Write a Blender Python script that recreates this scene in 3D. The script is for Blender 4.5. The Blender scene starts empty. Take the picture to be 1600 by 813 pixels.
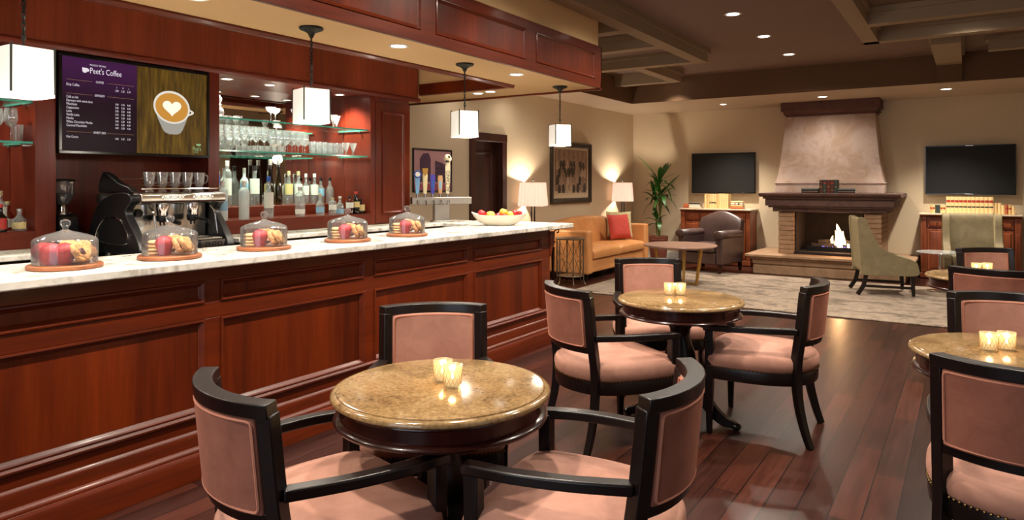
import bpy, math, random
from mathutils import Vector, Matrix, Euler

SC = bpy.context.scene
COL = SC.collection
PI = math.pi
rad = math.radians
random.seed(7)

# ------------------------------------------------------------------ camera, world, exposure
FOC = 1080.0
YAW = math.atan(712.0 / FOC)
EYE = 1.42
cam_d = bpy.data.cameras.new('camera')
cam_d.sensor_width = 36.0
cam_d.lens = 36.0 * FOC / 1600.0
cam_d.shift_y = -(406.5 - 286.0) / 1600.0
cam_d.clip_start = 0.05
cam = bpy.data.objects.new('camera', cam_d)
COL.objects.link(cam)
cam.location = (0, 0, EYE)
cam.rotation_euler = (PI / 2, 0, YAW)
SC.camera = cam

world = bpy.data.worlds.new('world')
SC.world = world
world.use_nodes = True
world.node_tree.nodes['Background'].inputs[0].default_value = (0.55, 0.7, 1.0, 1)
world.node_tree.nodes['Background'].inputs[1].default_value = 0.3

SC.view_settings.view_transform = 'Standard'
SC.view_settings.look = 'None'
SC.view_settings.gamma = 1.0
SC.view_settings.use_curve_mapping = False
SC.view_settings.exposure = 0.12
SC.cycles.use_denoising = True
SC.cycles.max_bounces = 8
SC.cycles.diffuse_bounces = 4
SC.cycles.glossy_bounces = 4
SC.cycles.transmission_bounces = 6
SC.cycles.transparent_max_bounces = 40
SC.cycles.caustics_reflective = False
SC.cycles.caustics_refractive = False
SC.cycles.sample_clamp_indirect = 4.0

K_HIGH = 48      # high ceiling downlights, watts
K_LOW = 95       # low ceiling downlights by the fireplace wall
K_BAR = 34       # downlights in the bar soffit
K_NICHE = 26      # downlights inside the bottle niches
K_DAY = 50      # daylight through the windows behind the viewer
K_LAMP = 42      # table lamps
K_PEND = 10       # pendant lamps
WARM = (1.0, 0.72, 0.45)
WARM2 = (1.0, 0.89, 0.75)


def area_light(name, loc, rot, sx, sy, power, col):
    d = bpy.data.lights.new(name, 'AREA')
    d.shape = 'RECTANGLE'
    d.size, d.size_y = sx, sy
    d.energy = power
    d.color = col
    o = bpy.data.objects.new(name, d)
    COL.objects.link(o)
    o.location = loc
    o.rotation_euler = rot
    return o


# daylight comes in through two windows behind the viewer and one on the right-hand wall
area_light('daylight_window', (-1.2, -2.30, 1.55), (rad(-90), 0, PI), 2.6, 1.7, K_DAY, (0.80, 0.88, 1.0))
area_light('daylight_window', (2.50, 1.6, 1.55), (rad(90), 0, rad(90)), 2.4, 1.7, K_DAY * 0.15, (0.80, 0.88, 1.0))

# ------------------------------------------------------------------ mesh helpers


class MB:
    def __init__(self):
        self.v = []
        self.f = []
        self.mi = []
        self.m = 0
        self.X = None

    def add(self, vs, fs):
        o = len(self.v)
        if self.X is not None:
            vs = [self.X @ Vector(p) for p in vs]
        self.v.extend([tuple(p) for p in vs])
        for f in fs:
            self.f.append([i + o for i in f])
            self.mi.append(self.m)
        return self

    def box(self, x0, x1, y0, y1, z0, z1):
        vs = [(x0, y0, z0), (x1, y0, z0), (x1, y1, z0), (x0, y1, z0), (x0, y0, z1), (x1, y0, z1), (x1, y1, z1), (x0, y1, z1)]
        return self.add(vs, [(0, 3, 2, 1), (4, 5, 6, 7), (0, 1, 5, 4), (1, 2, 6, 5), (2, 3, 7, 6), (3, 0, 4, 7)])

    def cbox(self, c, s):
        return self.box(c[0] - s[0] / 2, c[0] + s[0] / 2, c[1] - s[1] / 2, c[1] + s[1] / 2, c[2] - s[2] / 2, c[2] + s[2] / 2)

    def loft(self, rings, cap=True, closed=False):
        n = len(rings[0])
        vs = [p for r in rings for p in r]
        fs = []
        m = len(rings)
        for i in range(m if closed else m - 1):
            a, b = i * n, ((i + 1) % m) * n
            for j in range(n):
                k = (j + 1) % n
                fs.append((a + j, a + k, b + k, b + j))
        if cap and not closed:
            fs.append(tuple(reversed(range(n))))
            fs.append(tuple(range((m - 1) * n, m * n)))
        return self.add(vs, fs)

    def lathe(self, prof, c=(0, 0, 0), seg=32, cap=True):
        rings = []
        for r, z in prof:
            r = max(r, 0.0004)
            rings.append([(c[0] + r * math.cos(2 * PI * k / seg), c[1] + r * math.sin(2 * PI * k / seg), c[2] + z) for k in range(seg)])
        return self.loft(rings, cap)

    def tube(self, pts, r, seg=8, closed=False):
        pts = [Vector(p) for p in pts]
        n = len(pts)
        rings = []
        prev = None
        for i, p in enumerate(pts):
            if closed:
                d = (pts[(i + 1) % n] - pts[i - 1]).normalized()
            else:
                d = (pts[min(i + 1, n - 1)] - pts[max(i - 1, 0)]).normalized()
            if prev is None:
                u = d.cross(Vector((0, 0, 1)))
                if u.length < 0.05:
                    u = d.cross(Vector((1, 0, 0)))
            else:
                u = prev - d * prev.dot(d)
            u.normalize()
            prev = u
            w = d.cross(u)
            rr = r[i] if isinstance(r, (list, tuple)) else r
            rings.append([p + (u * math.cos(2 * PI * k / seg) + w * math.sin(2 * PI * k / seg)) * rr for k in range(seg)])
        return self.loft(rings, True, closed)

    def bar(self, pts, ws, side=None):
        """rectangular bar through pts; ws = (across, up) per point; side = fixed across direction"""
        pts = [Vector(p) for p in pts]
        n = len(pts)
        rings = []
        for i, p in enumerate(pts):
            d = (pts[min(i + 1, n - 1)] - pts[max(i - 1, 0)]).normalized()
            s = Vector(side) if side is not None else d.cross(Vector((0, 0, 1)))
            s = (s - d * s.dot(d)).normalized()
            t = s.cross(d).normalized()
            a, b = ws[i] if isinstance(ws, list) else ws
            rings.append([p - s * a / 2 - t * b / 2, p + s * a / 2 - t * b / 2, p + s * a / 2 + t * b / 2, p - s * a / 2 + t * b / 2])
        return self.loft(rings)

    def prism(self, poly, axis, a, b):
        def P(u, v, w):
            return (w, u, v) if axis == 'x' else (u, w, v) if axis == 'y' else (u, v, w)
        return self.loft([[P(u, v, a) for u, v in poly], [P(u, v, b) for u, v in poly]])

    def ball(self, c, r, seg=16, rings=10, f=None):
        if not isinstance(r, (list, tuple)):
            r = (r, r, r)
        vs = []
        for i in range(1, rings):
            t = PI * i / rings
            for k in range(seg):
                a = 2 * PI * k / seg
                d = (math.sin(t) * math.cos(a), math.sin(t) * math.sin(a), math.cos(t))
                q = f(d) if f else 1.0
                vs.append((c[0] + r[0] * d[0] * q, c[1] + r[1] * d[1] * q, c[2] + r[2] * d[2] * q))
        fs = []
        for i in range(rings - 2):
            for k in range(seg):
                k2 = (k + 1) % seg
                fs.append((i * seg + k, (i + 1) * seg + k, (i + 1) * seg + k2, i * seg + k2))
        q0 = f((0, 0, 1)) if f else 1.0
        q1 = f((0, 0, -1)) if f else 1.0
        t, b = len(vs), len(vs) + 1
        vs += [(c[0], c[1], c[2] + r[2] * q0), (c[0], c[1], c[2] - r[2] * q1)]
        for k in range(seg):
            k2 = (k + 1) % seg
            fs.append((t, k, k2))
            fs.append((b, (rings - 2) * seg + k2, (rings - 2) * seg + k))
        return self.add(vs, fs)

    def build(self, name, mats, parent=None, bevel=0.0, seg=2, smooth=35, label=None, sub=0):
        me = bpy.data.meshes.new(name)
        me.from_pydata(self.v, [], self.f)
        if not isinstance(mats, (list, tuple)):
            mats = [mats]
        for m in mats:
            me.materials.append(m)
        if len(mats) > 1:
            me.polygons.foreach_set('material_index', self.mi)
        if smooth:
            me.polygons.foreach_set('use_smooth', [True] * len(me.polygons))
            me.set_sharp_from_angle(angle=rad(smooth))
        me.update()
        o = bpy.data.objects.new(name, me)
        COL.objects.link(o)
        if parent is not None:
            o.parent = parent
        if bevel:
            b = o.modifiers.new('bevel', 'BEVEL')
            b.width = bevel
            b.segments = seg
            b.limit_method = 'ANGLE'
            b.angle_limit = rad(40)
            b.harden_normals = False
        if sub:
            s = o.modifiers.new('sub', 'SUBSURF')
            s.levels = s.render_levels = sub
        if label:
            o['label'] = label
        return o


def tag(o, label, cat, group=None):
    o['label'] = label
    o['category'] = cat
    if group:
        o['group'] = group
    return o


def thing(name, label, cat, loc=(0, 0, 0), rz=0.0, group=None):
    o = bpy.data.objects.new(name, None)
    o.empty_display_size = 0.1
    COL.objects.link(o)
    o.location = loc
    o.rotation_euler = (0, 0, rz)
    return tag(o, label, cat, group)


def struct(o):
    o['kind'] = 'structure'
    return o


def kids(o):
    return list(o.children)


def dup(o, loc=None, rz=None, label=None, parent=None):
    c = o.copy()
    COL.objects.link(c)
    if parent is not None:
        c.parent = parent
    if loc is not None:
        c.location = loc
    if rz is not None:
        c.rotation_euler = (0, 0, rz)
    if label:
        c['label'] = label
    for ch in kids(o):
        dup(ch, parent=c)
    return c


def text_mesh(mb, s, size, place, align='LEFT', depth=0.0006):
    """adds flat lettering; place = 4x4 matrix taking text (x right, y up) into mb space"""
    cu = bpy.data.curves.new('t', 'FONT')
    cu.body = s
    cu.size = size
    cu.align_x = align
    cu.resolution_u = 2
    ob = bpy.data.objects.new('t', cu)
    COL.objects.link(ob)
    dg = bpy.context.evaluated_depsgraph_get()
    me = bpy.data.meshes.new_from_object(ob.evaluated_get(dg))
    mb.add([place @ v.co for v in me.vertices], [tuple(p.vertices) for p in me.polygons])
    bpy.data.objects.remove(ob)
    bpy.data.curves.remove(cu)
    bpy.data.meshes.remove(me)


def ordinal(k):
    return ['first', 'second', 'third', 'fourth', 'fifth', 'sixth', 'seventh', 'eighth', 'ninth', 'tenth', 'eleventh', 'twelfth',
            'thirteenth', 'fourteenth', 'fifteenth', 'sixteenth', 'seventeenth', 'eighteenth', 'nineteenth', 'twentieth',
            'twenty-first', 'twenty-second', 'twenty-third'][k]


def smooth_loop(pts, n=4):
    """closed Catmull-Rom through 2D points"""
    out = []
    m = len(pts)
    for i in range(m):
        p0, p1, p2, p3 = pts[i - 1], pts[i], pts[(i + 1) % m], pts[(i + 2) % m]
        for k in range(n):
            t = k / n
            out.append(tuple(0.5 * (2 * p1[j] + (p2[j] - p0[j]) * t + (2 * p0[j] - 5 * p1[j] + 4 * p2[j] - p3[j]) * t * t
                                    + (3 * p1[j] - p0[j] - 3 * p2[j] + p3[j]) * t ** 3) for j in (0, 1)))
    return out


def smooth_path(pts, n=6):
    pts = [Vector(p) for p in pts]
    out = []
    m = len(pts)
    for i in range(m - 1):
        p0, p1, p2, p3 = pts[max(i - 1, 0)], pts[i], pts[i + 1], pts[min(i + 2, m - 1)]
        for k in range(n):
            t = k / n
            out.append(0.5 * (2 * p1 + (p2 - p0) * t + (2 * p0 - 5 * p1 + 4 * p2 - p3) * t * t + (3 * p1 - p0 - 3 * p2 + p3) * t ** 3))
    out.append(pts[-1])
    return out


# ------------------------------------------------------------------ materials
def srgb(r, g, b):
    def c(u):
        u /= 255.0
        return u / 12.92 if u <= 0.04045 else ((u + 0.055) / 1.055) ** 2.4
    return (c(r), c(g), c(b), 1.0)


class NT:
    def __init__(self, name):
        self.mat = bpy.data.materials.new(name)
        self.mat.use_nodes = True
        self.t = self.mat.node_tree
        self.p = self.t.nodes['Principled BSDF']
        self.out = self.t.nodes['Material Output']

    def n(self, kind, **kw):
        nd = self.t.nodes.new(kind)
        for k, v in kw.items():
            if k in nd.inputs:
                nd.inputs[k].default_value = v
            else:
                setattr(nd, k, v)
        return nd

    def l(self, a, b):
        self.t.links.new(a, b)

    def coord(self, scale=(1, 1, 1), rot=(0, 0, 0), kind='Object'):
        tc = self.n('ShaderNodeTexCoord')
        mp = self.n('ShaderNodeMapping')
        mp.inputs['Scale'].default_value = scale
        mp.inputs['Rotation'].default_value = rot
        self.l(tc.outputs[kind], mp.inputs['Vector'])
        return mp.outputs[0]

    def noise(self, vec, scale, detail=4, rough=0.55, dist=0.0):
        nd = self.n('ShaderNodeTexNoise')
        nd.inputs['Scale'].default_value = scale
        nd.inputs['Detail'].default_value = detail
        nd.inputs['Roughness'].default_value = rough
        nd.inputs['Distortion'].default_value = dist
        self.l(vec, nd.inputs['Vector'])
        return nd.outputs['Fac']

    def ramp(self, fac, stops, interp='LINEAR'):
        nd = self.n('ShaderNodeValToRGB')
        r = nd.color_ramp
        r.interpolation = interp
        while len(r.elements) < len(stops):
            r.elements.new(0.5)
        for e, (pos, c) in zip(r.elements, stops):
            e.position = pos
            e.color = c if len(c) == 4 else (*c, 1)
        self.l(fac, nd.inputs[0])
        return nd.outputs[0]

    def mix(self, fac, a, b, mode='MIX'):
        nd = self.n('ShaderNodeMix', data_type='RGBA', blend_type=mode)
        for src, idx in ((fac, 0), (a, 6), (b, 7)):
            if isinstance(src, (int, float)):
                nd.inputs[idx].default_value = src
            elif isinstance(src, tuple):
                nd.inputs[idx].default_value = src
            else:
                self.l(src, nd.inputs[idx])
        return nd.outputs[2]

    def bump(self, fac, strength=0.2, dist=0.005):
        nd = self.n('ShaderNodeBump')
        nd.inputs['Strength'].default_value = strength
        nd.inputs['Distance'].default_value = dist
        self.l(fac, nd.inputs['Height'])
        self.l(nd.outputs[0], self.p.inputs['Normal'])

    def set(self, **kw):
        for k, v in kw.items():
            self.p.inputs[k.replace('_', ' ')].default_value = v
        return self


def plain(name, col, rough=0.5, metal=0.0, coat=0.0, sheen=0.0, noise=0.0, nscale=30):
    t = NT(name)
    t.set(Roughness=rough, Metallic=metal, Coat_Weight=coat, Sheen_Weight=sheen)
    t.p.inputs['Base Color'].default_value = col
    if noise:
        f = t.noise(t.coord(), nscale, 3)
        d = tuple(c * (1 - noise) for c in col[:3]) + (1,)
        u = tuple(min(1, c * (1 + noise)) for c in col[:3]) + (1,)
        t.l(t.ramp(f, [(0.3, d), (0.7, u)]), t.p.inputs['Base Color'])
    return t.mat


def wood(name, dark, mid, light, axis='z', rough=0.34, coat=0.18, scale=1.0):
    t = NT(name)
    s = {'z': (14, 14, 0.9), 'y': (14, 0.9, 14), 'x': (0.9, 14, 14)}[axis]
    v = t.coord(tuple(k * scale for k in s))
    v2 = t.coord(tuple(k * scale * 0.25 for k in s))
    a = t.noise(v, 2.2, 6, 0.65, 0.4)
    b = t.noise(v2, 1.2, 3)
    c = t.ramp(a, [(0.28, dark), (0.5, mid), (0.75, light)])
    c2 = t.mix(0.55, c, t.ramp(b, [(0.3, dark), (0.7, light)]))
    t.l(c2, t.p.inputs['Base Color'])
    t.set(Roughness=rough, Coat_Weight=coat * 0.5, Coat_Roughness=0.12, Specular_IOR_Level=0.3)
    t.bump(a, 0.06, 0.002)
    return t.mat


def emit(name, col, strength):
    t = NT(name)
    t.p.inputs['Base Color'].default_value = (0, 0, 0, 1)
    t.p.inputs['Specular IOR Level'].default_value = 0.0
    t.p.inputs['Emission Color'].default_value = col
    t.p.inputs['Emission Strength'].default_value = strength
    return t.mat


def thin_glass(name, tint=(1, 1, 1, 1), base=0.05, edge=0.55, rough=0.02, milk=0.0, fresnel=False):
    t = NT(name)
    tr = t.n('ShaderNodeBsdfTransparent')
    tr.inputs[0].default_value = tint
    gl = t.n('ShaderNodeBsdfGlossy')
    gl.inputs['Roughness'].default_value = rough
    lw = t.n('ShaderNodeLayerWeight')
    lw.inputs['Blend'].default_value = 0.35
    mp = t.n('ShaderNodeMapRange')
    mp.inputs['To Min'].default_value = base
    mp.inputs['To Max'].default_value = edge
    if fresnel:
        fr = t.n('ShaderNodeFresnel')
        fr.inputs['IOR'].default_value = 1.28
        t.l(fr.outputs[0], mp.inputs['Value'])
    else:
        t.l(lw.outputs['Facing'], mp.inputs['Value'])
    mx = t.n('ShaderNodeMixShader')
    t.l(mp.outputs[0], mx.inputs[0])
    t.l(tr.outputs[0], mx.inputs[1])
    t.l(gl.outputs[0], mx.inputs[2])
    last = mx.outputs[0]
    if milk:
        df = t.n('ShaderNodeBsdfTranslucent')
        df.inputs[0].default_value = (0.9, 0.93, 0.95, 1)
        d2 = t.n('ShaderNodeBsdfDiffuse')
        d2.inputs[0].default_value = (0.9, 0.93, 0.95, 1)
        m1 = t.n('ShaderNodeMixShader')
        t.l(df.outputs[0], m1.inputs[1])
        t.l(d2.outputs[0], m1.inputs[2])
        m2 = t.n('ShaderNodeMixShader')
        m2.inputs[0].default_value = milk
        t.l(last, m2.inputs[1])
        t.l(m1.outputs[0], m2.inputs[2])
        last = m2.outputs[0]
    t.l(last, t.out.inputs['Surface'])
    return t.mat


CH_D, CH_M, CH_L = srgb(50, 14, 4), srgb(88, 28, 6), srgb(118, 44, 11)
M_cherry_v = wood('cherry_wood_upright', CH_D, CH_M, CH_L, 'z')
M_cherry_h = wood('cherry_wood_along', CH_D, CH_M, CH_L, 'y')
M_cherry_x = wood('cherry_wood_across', CH_D, CH_M, CH_L, 'x')
M_red_v = wood('mahogany_upright', srgb(66, 18, 10), srgb(98, 32, 18), srgb(122, 46, 26), 'z', 0.32, 0.2)
M_red_h = wood('mahogany_along', srgb(66, 18, 10), srgb(98, 32, 18), srgb(122, 46, 26), 'y', 0.32, 0.2)
M_fascia_lit = wood('fascia_mahogany_lit', srgb(86, 34, 20), srgb(116, 50, 32), srgb(140, 66, 42), 'z', 0.32, 0.2)  # mahogany lightened: the fascia's extra light and reflections are in the colour
M_espresso = wood('espresso_wood', srgb(12, 8, 8), srgb(18, 11, 10), srgb(27, 16, 13), 'z', 0.32, 0.06)
M_espresso.node_tree.nodes['Principled BSDF'].inputs['Specular IOR Level'].default_value = 0.32
M_table_wood = wood('dark_red_table_wood', srgb(28, 10, 8), srgb(44, 16, 12), srgb(60, 22, 15), 'z', 0.25, 0.5)
M_door = wood('dark_door_wood', srgb(40, 19, 14), srgb(58, 28, 20), srgb(74, 38, 27), 'z', 0.45, 0.05)
M_cab = wood('cabinet_walnut', srgb(90, 40, 20), srgb(132, 64, 34), srgb(160, 86, 48), 'z', 0.4, 0.2, 1.4)
M_board = wood('board_wood', srgb(96, 52, 30), srgb(128, 74, 46), srgb(150, 94, 60), 'x', 0.45, 0.1)
M_brass_wood = wood('light_oak', srgb(120, 84, 40), srgb(150, 108, 56), srgb(172, 130, 74), 'z', 0.4, 0.2)
M_table_top = wood('coffee_table_wood', srgb(140, 106, 92), srgb(160, 124, 108), srgb(178, 142, 124), 'x', 0.35, 0.3)


def m_floor():
    t = NT('plank_floor')
    v = t.coord((1, 1, 1), (0, 0, PI / 2))
    br = t.n('ShaderNodeTexBrick')
    br.offset = 0.37
    br.offset_frequency = 2
    br.inputs['Color1'].default_value = srgb(50, 24, 18)
    br.inputs['Color2'].default_value = srgb(84, 42, 31)
    br.inputs['Mortar'].default_value = srgb(20, 8, 6)
    br.inputs['Scale'].default_value = 1.0
    br.inputs['Mortar Size'].default_value = 0.003
    br.inputs['Brick Width'].default_value = 0.95
    br.inputs['Row Height'].default_value = 0.125
    br.inputs['Bias'].default_value = -0.15
    t.l(v, br.inputs['Vector'])
    g = t.noise(t.coord((30, 1.6, 1)), 1.5, 6, 0.65)
    c = t.mix(0.75, br.outputs['Color'], t.ramp(g, [(0.3, srgb(120, 105, 100)), (0.7, (1, 1, 1, 1))]), 'MULTIPLY')
    t.l(c, t.p.inputs['Base Color'])
    w = t.noise(t.coord((6, 0.8, 3)), 1.0, 3)
    t.l(t.ramp(w, [(0.3, (0.27,) * 3), (0.7, (0.36,) * 3)]), t.p.inputs['Roughness'])
    t.set(Coat_Weight=0.06, Coat_Roughness=0.15, Specular_IOR_Level=0.35)
    t.bump(t.mix(0.12, br.outputs['Fac'], g), 0.15, 0.002)
    t.t.nodes['Bump'].invert = True
    return t.mat


def m_marble():
    t = NT('white_marble')
    v = t.coord((1, 1, 1))
    a = t.noise(v, 5.0, 8, 0.6, 1.6)
    c = t.ramp(a, [(0.36, srgb(166, 160, 150)), (0.45, srgb(210, 205, 195)), (0.62, srgb(226, 222, 212)), (0.72, srgb(200, 194, 182))])
    b = t.noise(t.coord((1.2, 1.2, 1.2)), 1.3, 5, 0.6, 3.0)
    c2 = t.mix(0.5, c, t.ramp(b, [(0.44, (1, 1, 1, 1)), (0.5, srgb(186, 182, 176)), (0.54, (1, 1, 1, 1))]), 'MULTIPLY')
    t.l(c2, t.p.inputs['Base Color'])
    t.set(Roughness=0.18)
    return t.mat


def m_granite():
    t = NT('gold_granite')
    v = t.coord((1, 1, 1))
    a = t.noise(v, 70, 6, 0.75)
    b = t.noise(v, 6, 6, 0.7, 0.8)
    c = t.ramp(a, [(0.34, srgb(40, 28, 19)), (0.44, srgb(98, 74, 46)), (0.55, srgb(138, 110, 74)), (0.70, srgb(178, 152, 114))])
    c2 = t.mix(0.55, c, t.ramp(b, [(0.3, srgb(72, 52, 34)), (0.5, srgb(140, 112, 74)), (0.75, srgb(178, 152, 114))]))
    t.l(c2, t.p.inputs['Base Color'])
    t.set(Roughness=0.13)
    return t.mat


def m_velvet(name, dark, light, sheen=0.5, sc=9):
    t = NT(name)
    a = t.noise(t.coord((1, 1, 1)), sc, 4, 0.6, 0.6)
    t.l(t.ramp(a, [(0.3, dark), (0.7, light)]), t.p.inputs['Base Color'])
    t.set(Roughness=0.8, Sheen_Weight=sheen, Sheen_Roughness=0.4)
    t.p.inputs['Sheen Tint'].default_value = light
    t.bump(t.noise(t.coord((1, 1, 1)), 400, 2), 0.15, 0.001)
    return t.mat


def m_rug():
    t = NT('faded_rug')
    v = t.coord((1, 1.9, 1))
    a = t.noise(v, 2.4, 8, 0.68, 0.7)
    b = t.noise(t.coord((1.5, 4, 1)), 9, 6, 0.7, 0.5)
    c = t.ramp(a, [(0.40, srgb(58, 44, 34)), (0.455, srgb(98, 82, 64)), (0.50, srgb(142, 122, 104)), (0.56, srgb(148, 130, 112)), (0.61, srgb(96, 80, 60))])
    c2 = t.mix(0.35, c, t.ramp(b, [(0.42, srgb(64, 50, 38)), (0.48, srgb(130, 112, 92)), (0.56, srgb(166, 148, 126))]))
    t.l(c2, t.p.inputs['Base Color'])
    t.set(Roughness=0.95, Sheen_Weight=0.2)
    t.bump(t.noise(t.coord((1, 1, 1)), 260, 2), 0.4, 0.004)
    return t.mat


def m_stone(name, cols, sc=3.5, rough=0.75, bump=0.25):
    t = NT(name)
    v = t.coord((1, 1, 1))
    a = t.noise(v, sc, 8, 0.65, 0.6)
    n = len(cols)
    t.l(t.ramp(a, [(0.28 + 0.46 * i / (n - 1), c) for i, c in enumerate(cols)]), t.p.inputs['Base Color'])
    t.set(Roughness=rough)
    t.bump(t.noise(v, 45, 5), bump, 0.006)
    return t.mat


def m_paint(name, col, var=0.05):
    t = NT(name)
    a = t.noise(t.coord((1, 1, 1)), 1.2, 3)
    d = tuple(c * (1 - var) for c in col[:3]) + (1,)
    t.l(t.ramp(a, [(0.3, d), (0.7, col)]), t.p.inputs['Base Color'])
    t.set(Roughness=0.75)
    t.bump(t.noise(t.coord((1, 1, 1)), 180, 3), 0.05, 0.002)
    return t.mat


def m_leather(name, dark, light, rough=0.42):
    t = NT(name)
    a = t.noise(t.coord((1, 1, 1)), 3.5, 5, 0.6, 0.5)
    t.l(t.ramp(a, [(0.3, dark), (0.7, light)]), t.p.inputs['Base Color'])
    t.set(Roughness=rough)
    vo = t.n('ShaderNodeTexVoronoi')
    vo.inputs['Scale'].default_value = 220
    t.l(t.coord((1, 1, 1)), vo.inputs['Vector'])
    t.bump(vo.outputs['Distance'], 0.12, 0.001)
    return t.mat


M_floor = m_floor()
M_marble = m_marble()
M_granite = m_granite()
M_salmon = m_velvet('salmon_velvet', srgb(154, 108, 91), srgb(179, 131, 112))
M_salmon_back = m_velvet('salmon_velvet_outer', srgb(124, 74, 57), srgb(148, 92, 73))
M_piping = m_velvet('salmon_piping', srgb(168, 108, 84), srgb(184, 122, 98))
M_rug = m_rug()
M_wall = m_paint('tan_wall_paint', srgb(212, 194, 164))
M_ceil = m_paint('brown_ceiling_paint', srgb(118, 94, 80))
M_beam = m_paint('brown_beam_paint', srgb(104, 74, 46))
M_coffer = m_paint('coffer_paint', srgb(150, 130, 104))
M_soffit = m_paint('soffit_cream_paint', srgb(224, 188, 136))
M_low = m_paint('lowered_ceiling_paint', srgb(190, 170, 146))
M_cabtop = plain('cabinet_stone_top', srgb(206, 184, 156), 0.35, noise=0.12, nscale=20)
M_stone_hood = m_stone('hood_stone', [srgb(158, 130, 118), srgb(186, 164, 152), srgb(170, 142, 122), srgb(202, 182, 168)], 2.2)
M_stone_dark = m_stone('mantel_stone', [srgb(66, 42, 36), srgb(92, 66, 56), srgb(76, 50, 44), srgb(110, 82, 70)], 3.0)
M_stone_tan = m_stone('hearth_stone', [srgb(128, 98, 72), srgb(160, 128, 98), srgb(140, 108, 80), srgb(176, 148, 118)], 4.0)
M_stone_cap = m_stone('hood_cap_stone', [srgb(70, 42, 36), srgb(96, 62, 52), srgb(84, 52, 44)], 3.0)
M_soot = plain('firebox_brick', srgb(38, 28, 26), 0.9, noise=0.3, nscale=12)
M_black = plain('black_plastic', srgb(14, 14, 16), 0.35)
M_blackm = plain('black_metal', srgb(24, 24, 24), 0.45, 0.6)
M_tvglass = plain('tv_screen_glass', srgb(34, 34, 34), 0.55)
M_tvglass.node_tree.nodes['Principled BSDF'].inputs['Specular IOR Level'].default_value = 0.2
M_bezel = plain('tv_bezel', srgb(8, 9, 12), 0.2)
M_steel = plain('brushed_steel', srgb(205, 203, 198), 0.18, 1.0)
M_chrome = plain('chrome', srgb(225, 225, 225), 0.06, 1.0)
M_steel_dull = plain('dull_steel', srgb(170, 165, 158), 0.42, 1.0)
M_iron = plain('dark_bronze', srgb(46, 46, 40), 0.5, 0.7)
M_taupe_metal = plain('taupe_metal', srgb(120, 100, 80), 0.45, 0.7)
M_brass = plain('brass_nail', srgb(120, 92, 50), 0.3, 1.0)
M_gold_leg = plain('gold_metal', srgb(176, 136, 66), 0.4, 0.7)
M_orange_leather = m_leather('tan_orange_leather', srgb(188, 124, 70), srgb(212, 152, 96))
M_brown_leather = m_leather('brown_leather', srgb(58, 42, 40), srgb(80, 60, 56), 0.38)
M_olive = m_velvet('olive_velvet', srgb(108, 96, 69), srgb(126, 113, 83), 0.7)
M_red_fab = m_velvet('red_fabric', srgb(170, 52, 44), srgb(196, 74, 60), 0.2, 60)
M_cream_fab = m_velvet('cream_fabric', srgb(168, 150, 104), srgb(206, 192, 150), 0.2, 40)
M_leaf = plain('leaf_green', srgb(40, 96, 30), 0.4, noise=0.35, nscale=6)
M_cane = plain('cane_stem', srgb(112, 110, 58), 0.6, noise=0.2)
M_basket = plain('basket', srgb(112, 58, 40), 0.7, noise=0.35, nscale=60)
M_mirror = plain('mirror_silver', (0.72, 0.70, 0.66, 1), 0.01, 1.0)
M_glass = thin_glass('clear_glass', (0.97, 0.98, 0.98, 1), 0.10, 0.85, 0.05, 0.10)
M_dome = thin_glass('dome_glass', (0.985, 0.99, 0.99, 1), 0.01, 0.8, 0.06, 0.035, True)
M_frost = thin_glass('frosted_glass', (0.95, 0.97, 0.98, 1), 0.06, 0.5, 0.15, 0.55)
M_shelf = thin_glass('shelf_glass', (0.90, 0.98, 0.95, 1), 0.08, 0.5)
M_shelf_edge = plain('shelf_glass_edge', srgb(80, 178, 160), 0.15)
M_ceramic = plain('white_stoneware', srgb(214, 208, 192), 0.35, noise=0.06, nscale=8)
M_cream = plain('cream_card', srgb(226, 206, 160), 0.7)
M_white = plain('white_paint', srgb(235, 232, 224), 0.5)
M_grout = plain('soft_white_trim', srgb(240, 238, 232), 0.4)
M_down = emit('downlight_lens', (1.0, 0.93, 0.80, 1), 14.0)
M_shade_p = emit('pendant_shade_glow', (1.0, 0.94, 0.84, 1), 0.36)
M_shade_p.node_tree.nodes['Principled BSDF'].inputs['Base Color'].default_value = (.8, .77, .7, 1)


def shade_mat(name, col, glow):
    t = NT(name)
    d = t.n('ShaderNodeBsdfDiffuse')
    d.inputs[0].default_value = col
    tr = t.n('ShaderNodeBsdfTranslucent')
    tr.inputs[0].default_value = col
    m = t.n('ShaderNodeMixShader')
    m.inputs[0].default_value = .35
    t.l(d.outputs[0], m.inputs[1])
    t.l(tr.outputs[0], m.inputs[2])
    e = t.n('ShaderNodeEmission')
    e.inputs[0].default_value = col
    e.inputs[1].default_value = glow
    a = t.n('ShaderNodeAddShader')
    t.l(m.outputs[0], a.inputs[0])
    t.l(e.outputs[0], a.inputs[1])
    t.l(a.outputs[0], t.out.inputs['Surface'])
    return t.mat


M_shade_l = shade_mat('lamp_shade_cloth', (.86, .74, .66, 1), .30)
M_flame = emit('flame_glow', (1.0, 0.62, 0.28, 1), 9.0)
M_flame2 = emit('flame_core', (1.0, 0.86, 0.62, 1), 9.0)
M_blueflame = emit('blue_gas_flame', (0.35, 0.22, 0.9, 1), 1.6)
M_candle = emit('lit_candle_glow', (1.0, 0.74, 0.40, 1), 0.7)

# ------------------------------------------------------------------ room shell
XL, XR, YF, YB = -5.4, 2.6, -2.4, 12.45
ZH, ZL = 3.1, 2.73

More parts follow.
